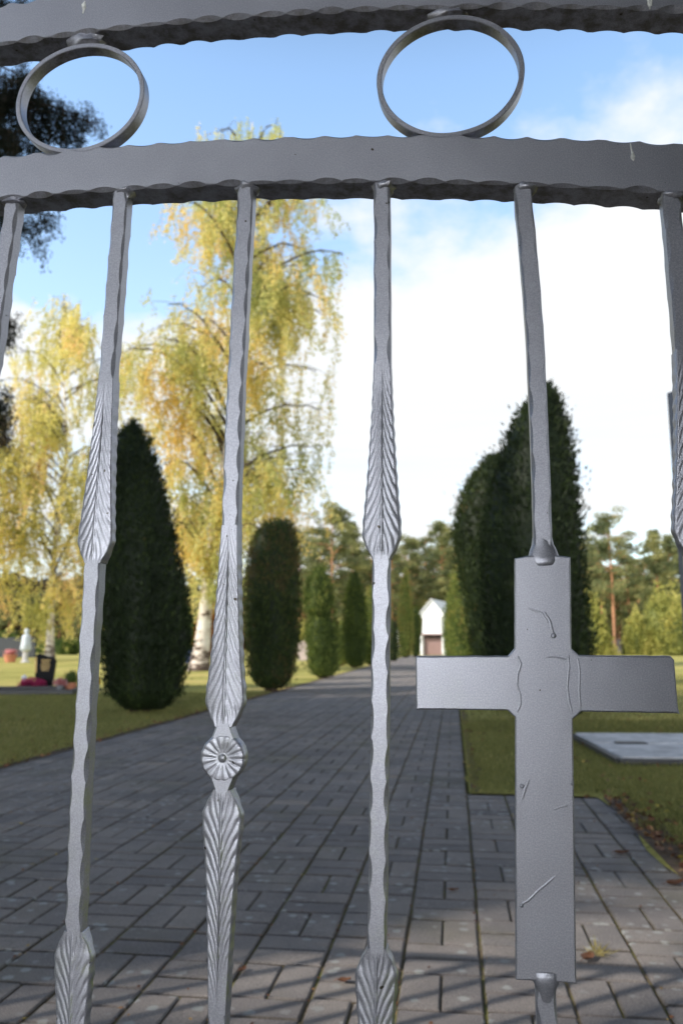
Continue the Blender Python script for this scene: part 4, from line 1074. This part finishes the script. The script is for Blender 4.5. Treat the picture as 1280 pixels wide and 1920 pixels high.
# stones and picket fence at the foot of the wood, right
pf = tag(empty('picket_fence', at(1170, 1215, 68)[:2] + (0,)), 'dark grey picket fence at the foot of the wood right of the huge yew', 'fence')
mb = MB()
for k in range(46): mb.box((-4.6 + k * .2, 0, .55 + .03 * math.sin(k)), (.10, .03, 1.1 + .06 * math.sin(k)))
mb.build('pickets', M_RAILG, pf); mb = MB(); mb.box((0, .04, .35), (9.3, .04, .09)); mb.box((0, .04, .85), (9.3, .04, .09)); mb.build('rails', M_RAILG, pf)
for px, w_, h_, lb_ in ((1142, .9, .55, 'broad pinkish gravestone before the picket fence'), (1225, .6, .5, 'small pinkish gravestone at the foot of the large bush'), (1185, .5, .4, 'narrow pale gravestone between picket fence and large bush')):
    p = at(px, 1215, 58); mb = MB(); prism([(-w_ / 2, 0), (w_ / 2, 0), (w_ / 2, h_ * .8), (w_ * .3, h_), (-w_ * .3, h_), (-w_ / 2, h_ * .8)], .15, mb); tag(mb.build('gravestone', M_STONEP, loc=(p[0], 58, 0)), lb_, 'gravestone', 'pale gravestones before the wood')
p = at(620, 1230, 40); mb = MB(); prism([(-.25, 0), (.25, 0), (.25, .8), (0, .95), (-.25, .8)], .15, mb); tag(mb.build('gravestone', M_STONEP, loc=(at(568, 1225, 40)[0], 40, 0)), 'pale gravestone in the gap right of the blunt topped yew', 'gravestone')

# ------------------------------------------------------------ white chapel at the path end
Yc = 57.5; p = at(810, 1228, Yc); ch_ = tag(empty('white_chapel', (p[0], Yc, 0), R(-20)), 'small bright white gabled building at the end of the path', 'building')
k = Yc / FPX
zt_ = at(810, 1124, Yc)[2]; ze_ = at(810, 1152, Yc)[2]; zd_ = at(810, 1190, Yc)[2]; hw_ = 19 * k; he = 23.5 * k
mb = MB(); prism([(-hw_, zd_), (hw_, zd_), (hw_ * .88, ze_ - .32), (he * .96, ze_), (0, zt_ - .06), (-he * .96, ze_), (-hw_ * .88, ze_ - .32)], 4.5, mb); 
mb.box((-hw_ - .05, 2.2, zd_ / 2), (.16, 4.4, zd_)); mb.box((hw_ + .02, 2.2, zd_ / 2), (.10, 4.4, zd_)); mb.build('wall', M_PLASTER, ch_)
mb = MB()
for sgn in (-1, 1):
    a_ = (0, zt_); b_ = (sgn * he, ze_); mb.add([(a_[0], -.15, a_[1]), (b_[0], -.15, b_[1]), (b_[0], 4.6, b_[1]), (a_[0], 4.6, a_[1]), (a_[0], -.15, a_[1] + .06), (b_[0], -.15, b_[1] + .06), (b_[0], 4.6, b_[1] + .06), (a_[0], 4.6, a_[1] + .06)],
                                               [(0, 1, 5, 4), (1, 2, 6, 5), (2, 3, 7, 6), (4, 5, 6, 7), (3, 2, 1, 0)])
mb.build('roof', M_PLASTER, ch_)
mb = MB(); n_ = 9
for i in range(n_): mb.box((-hw_ + .08 + (2 * hw_ - .16) * (i + .5) / n_, .35, zd_ / 2 - .1), ((2 * hw_ - .16) / n_ - .015, .05, zd_ - .25))
dr = mb.build('door', M_BROWNW, ch_); mb = MB(); mb.box((0, .45, zd_ / 2), (2 * hw_ - .1, .05, zd_)); mb.build('backing_board', M_DARK, dr)
mb = MB(); mb.box((0, -.02, zd_ + .02), (2 * hw_ + .1, .3, .10)); mb.build('lintel', M_BROWNW, ch_)
p = at(742, 1190, 60); mb = MB(); mb.box((p[0], 60, p[2] - .4), (.55, .5, 1.3), bev=.05); mb.box((p[0], 60, .4), (.3, .3, .9)); tag(mb.build('white_pillar', M_PLASTER), 'short white pillar seen just right of the middle bar', 'pillar')

# ------------------------------------------------------------ noticeboard at the right border
Yn = 4.0; A_ = at(1257, 738, Yn); hx = A_[0]; hz = A_[2]
nb = tag(empty('noticeboard', (hx, Yn, 0), R(-62)), 'tall grey framed glass noticeboard cut off by the right border', 'noticeboard')
mb = MB(); W_ = 1.15
mb.box((.02, 0, hz / 2), (.04, .06, hz), bev=.004); mb.box((W_ - .02, 0, hz / 2), (.04, .06, hz), bev=.004)
mb.box((W_ / 2, 0, hz - .02), (W_ - .08, .058, .045), bev=.004); mb.box((W_ / 2, 0, .55), (W_ - .08, .058, .04), bev=.004); mb.build('frame', M_ALU, nb, smooth=30)
mb = MB(); mb.box((W_ / 2, 0, (hz + .55) / 2), (W_ - .08, .008, hz - .60)); mb.build('glass_pane', M_GLASS, nb)

# ------------------------------------------------------------ world and light
w = bpy.data.worlds.new('World'); scene.world = w; w.use_nodes = True; nt = w.node_tree
bg = nt.nodes['Background']; sky = nt.nodes.new('ShaderNodeTexSky'); sky.sky_type = 'NISHITA'; sky.sun_disc = False
sky.sun_elevation = EL; sky.sun_rotation = math.atan2(-SH[0], -SH[1]) % (2 * math.pi); sky.air_density = 1.0; sky.dust_density = .6; sky.ozone_density = 1.5
tc = nt.nodes.new('ShaderNodeTexCoord'); sep = nt.nodes.new('ShaderNodeSeparateXYZ'); L(nt, tc.outputs['Generated'], sep.inputs[0])
gam = mixc(nt, 1.0, sky.outputs[0], (2.55, 2.75, 2.7), 'MULTIPLY')
zf = ramp(nt, sep.outputs['Z'], [(.60, (1, 1, 1)), (.80, (.18, .18, .18))], 'EASE').outputs[0]
gam = mixc(nt, 1.0, gam, zf, 'MULTIPLY')
L(nt, gam, bg.inputs[0]); bg.inputs[1].default_value = .15
zc = math_(nt, 'MAXIMUM', sep.outputs['Z'], .0)
dz = math_(nt, 'ADD', zc, .22)
cv = nt.nodes.new('ShaderNodeCombineXYZ'); L(nt, math_(nt, 'DIVIDE', sep.outputs['X'], dz), cv.inputs[0]); L(nt, math_(nt, 'DIVIDE', sep.outputs['Y'], dz), cv.inputs[1])
n1 = noise(nt, cv.outputs[0], 1.6, 7, .58)
n2 = noise(nt, cv.outputs[0], 5.0, 5, .6)
# cloud bank: its upper edge climbs to the right of the view
thr = math_(nt, 'MULTIPLY_ADD', math_(nt, 'MAXIMUM', math_(nt, 'MINIMUM', sep.outputs['X'], .30), -.35), .36, .535)
e_ = math_(nt, 'SUBTRACT', thr, sep.outputs['Z'])
e_ = math_(nt, 'ADD', e_, math_(nt, 'MULTIPLY_ADD', n1, .62, -.31))
e_ = math_(nt, 'ADD', e_, math_(nt, 'MULTIPLY_ADD', n2, .12, -.06))
m1 = ramp(nt, e_, [(.0, (0, 0, 0)), (.13, (1, 1, 1))], 'EASE').outputs[0]
# thin blue streaks low down
mp = nt.nodes.new('ShaderNodeMapping'); mp.inputs['Scale'].default_value = (1.2, 1.2, 14); L(nt, tc.outputs['Generated'], mp.inputs[0])
st_ = ramp(nt, noise(nt, mp.outputs[0], 2.2, 5, .6), [(.42, (1, 1, 1)), (.62, (0, 0, 0))]).outputs[0]
lowm = ramp(nt, sep.outputs['Z'], [(.0, (.42, .42, .42)), (.20, (.38, .38, .38)), (.30, (0, 0, 0))]).outputs[0]
cut = math_(nt, 'SUBTRACT', 1.0, math_(nt, 'MULTIPLY', math_(nt, 'SUBTRACT', 1.0, st_), lowm))
m1 = math_(nt, 'MULTIPLY', m1, cut)
veil = ramp(nt, sep.outputs['Z'], [(.0, (.6, .6, .6)), (.35, (.22, .22, .22)), (.6, (.06, .06, .06)), (1, (.0, .0, .0))]).outputs[0]
m1 = math_(nt, 'MAXIMUM', m1, veil)
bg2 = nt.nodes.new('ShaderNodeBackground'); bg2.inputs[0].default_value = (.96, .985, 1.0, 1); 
# added sky glow behind the viewpoint, stands in for flash light on the gate
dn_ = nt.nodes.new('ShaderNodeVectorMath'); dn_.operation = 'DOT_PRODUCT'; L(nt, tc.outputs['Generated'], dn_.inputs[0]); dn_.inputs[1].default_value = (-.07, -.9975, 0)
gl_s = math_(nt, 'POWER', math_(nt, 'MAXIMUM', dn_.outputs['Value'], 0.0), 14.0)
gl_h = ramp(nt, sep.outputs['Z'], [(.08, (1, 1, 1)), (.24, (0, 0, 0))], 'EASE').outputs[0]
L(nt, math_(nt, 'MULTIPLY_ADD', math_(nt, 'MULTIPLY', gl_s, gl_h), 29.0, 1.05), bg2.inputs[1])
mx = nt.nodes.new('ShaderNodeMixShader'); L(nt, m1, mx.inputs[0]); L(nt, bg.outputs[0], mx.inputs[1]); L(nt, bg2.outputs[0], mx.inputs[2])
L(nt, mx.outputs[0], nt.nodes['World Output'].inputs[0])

sl_ = bpy.data.lights.new('sun', 'SUN'); sl_.energy = 5.0; sl_.angle = R(.5); sl_.color = (1, .92, .80)
so = bpy.data.objects.new('sun', sl_); COL.objects.link(so)
dv = Vector((SH[0] * math.cos(EL), SH[1] * math.cos(EL), -math.sin(EL))); so.rotation_euler = dv.to_track_quat('-Z', 'Y').to_euler()

cam = bpy.data.cameras.new('camera'); co = bpy.data.objects.new('camera', cam); COL.objects.link(co); scene.camera = co
co.location = (0, 0, CAMH); co.rotation_euler = (R(90) + PITCH, 0, 0)
cam.sensor_fit = 'VERTICAL'; cam.sensor_height = 23.5; cam.sensor_width = 15.67; cam.lens = FPX / 1920 * 23.5
cam.clip_start = .02; cam.clip_end = 3000
cam.dof.use_dof = True; cam.dof.focus_distance = .66; cam.dof.aperture_fstop = 5.8; cam.dof.aperture_blades = 7
scene.view_settings.view_transform = 'Standard'; scene.view_settings.look = 'None'; scene.view_settings.exposure = 0; scene.view_settings.gamma = 1
scene.render.engine = 'CYCLES'; scene.cycles.max_bounces = 6; scene.cycles.transparent_max_bounces = 8
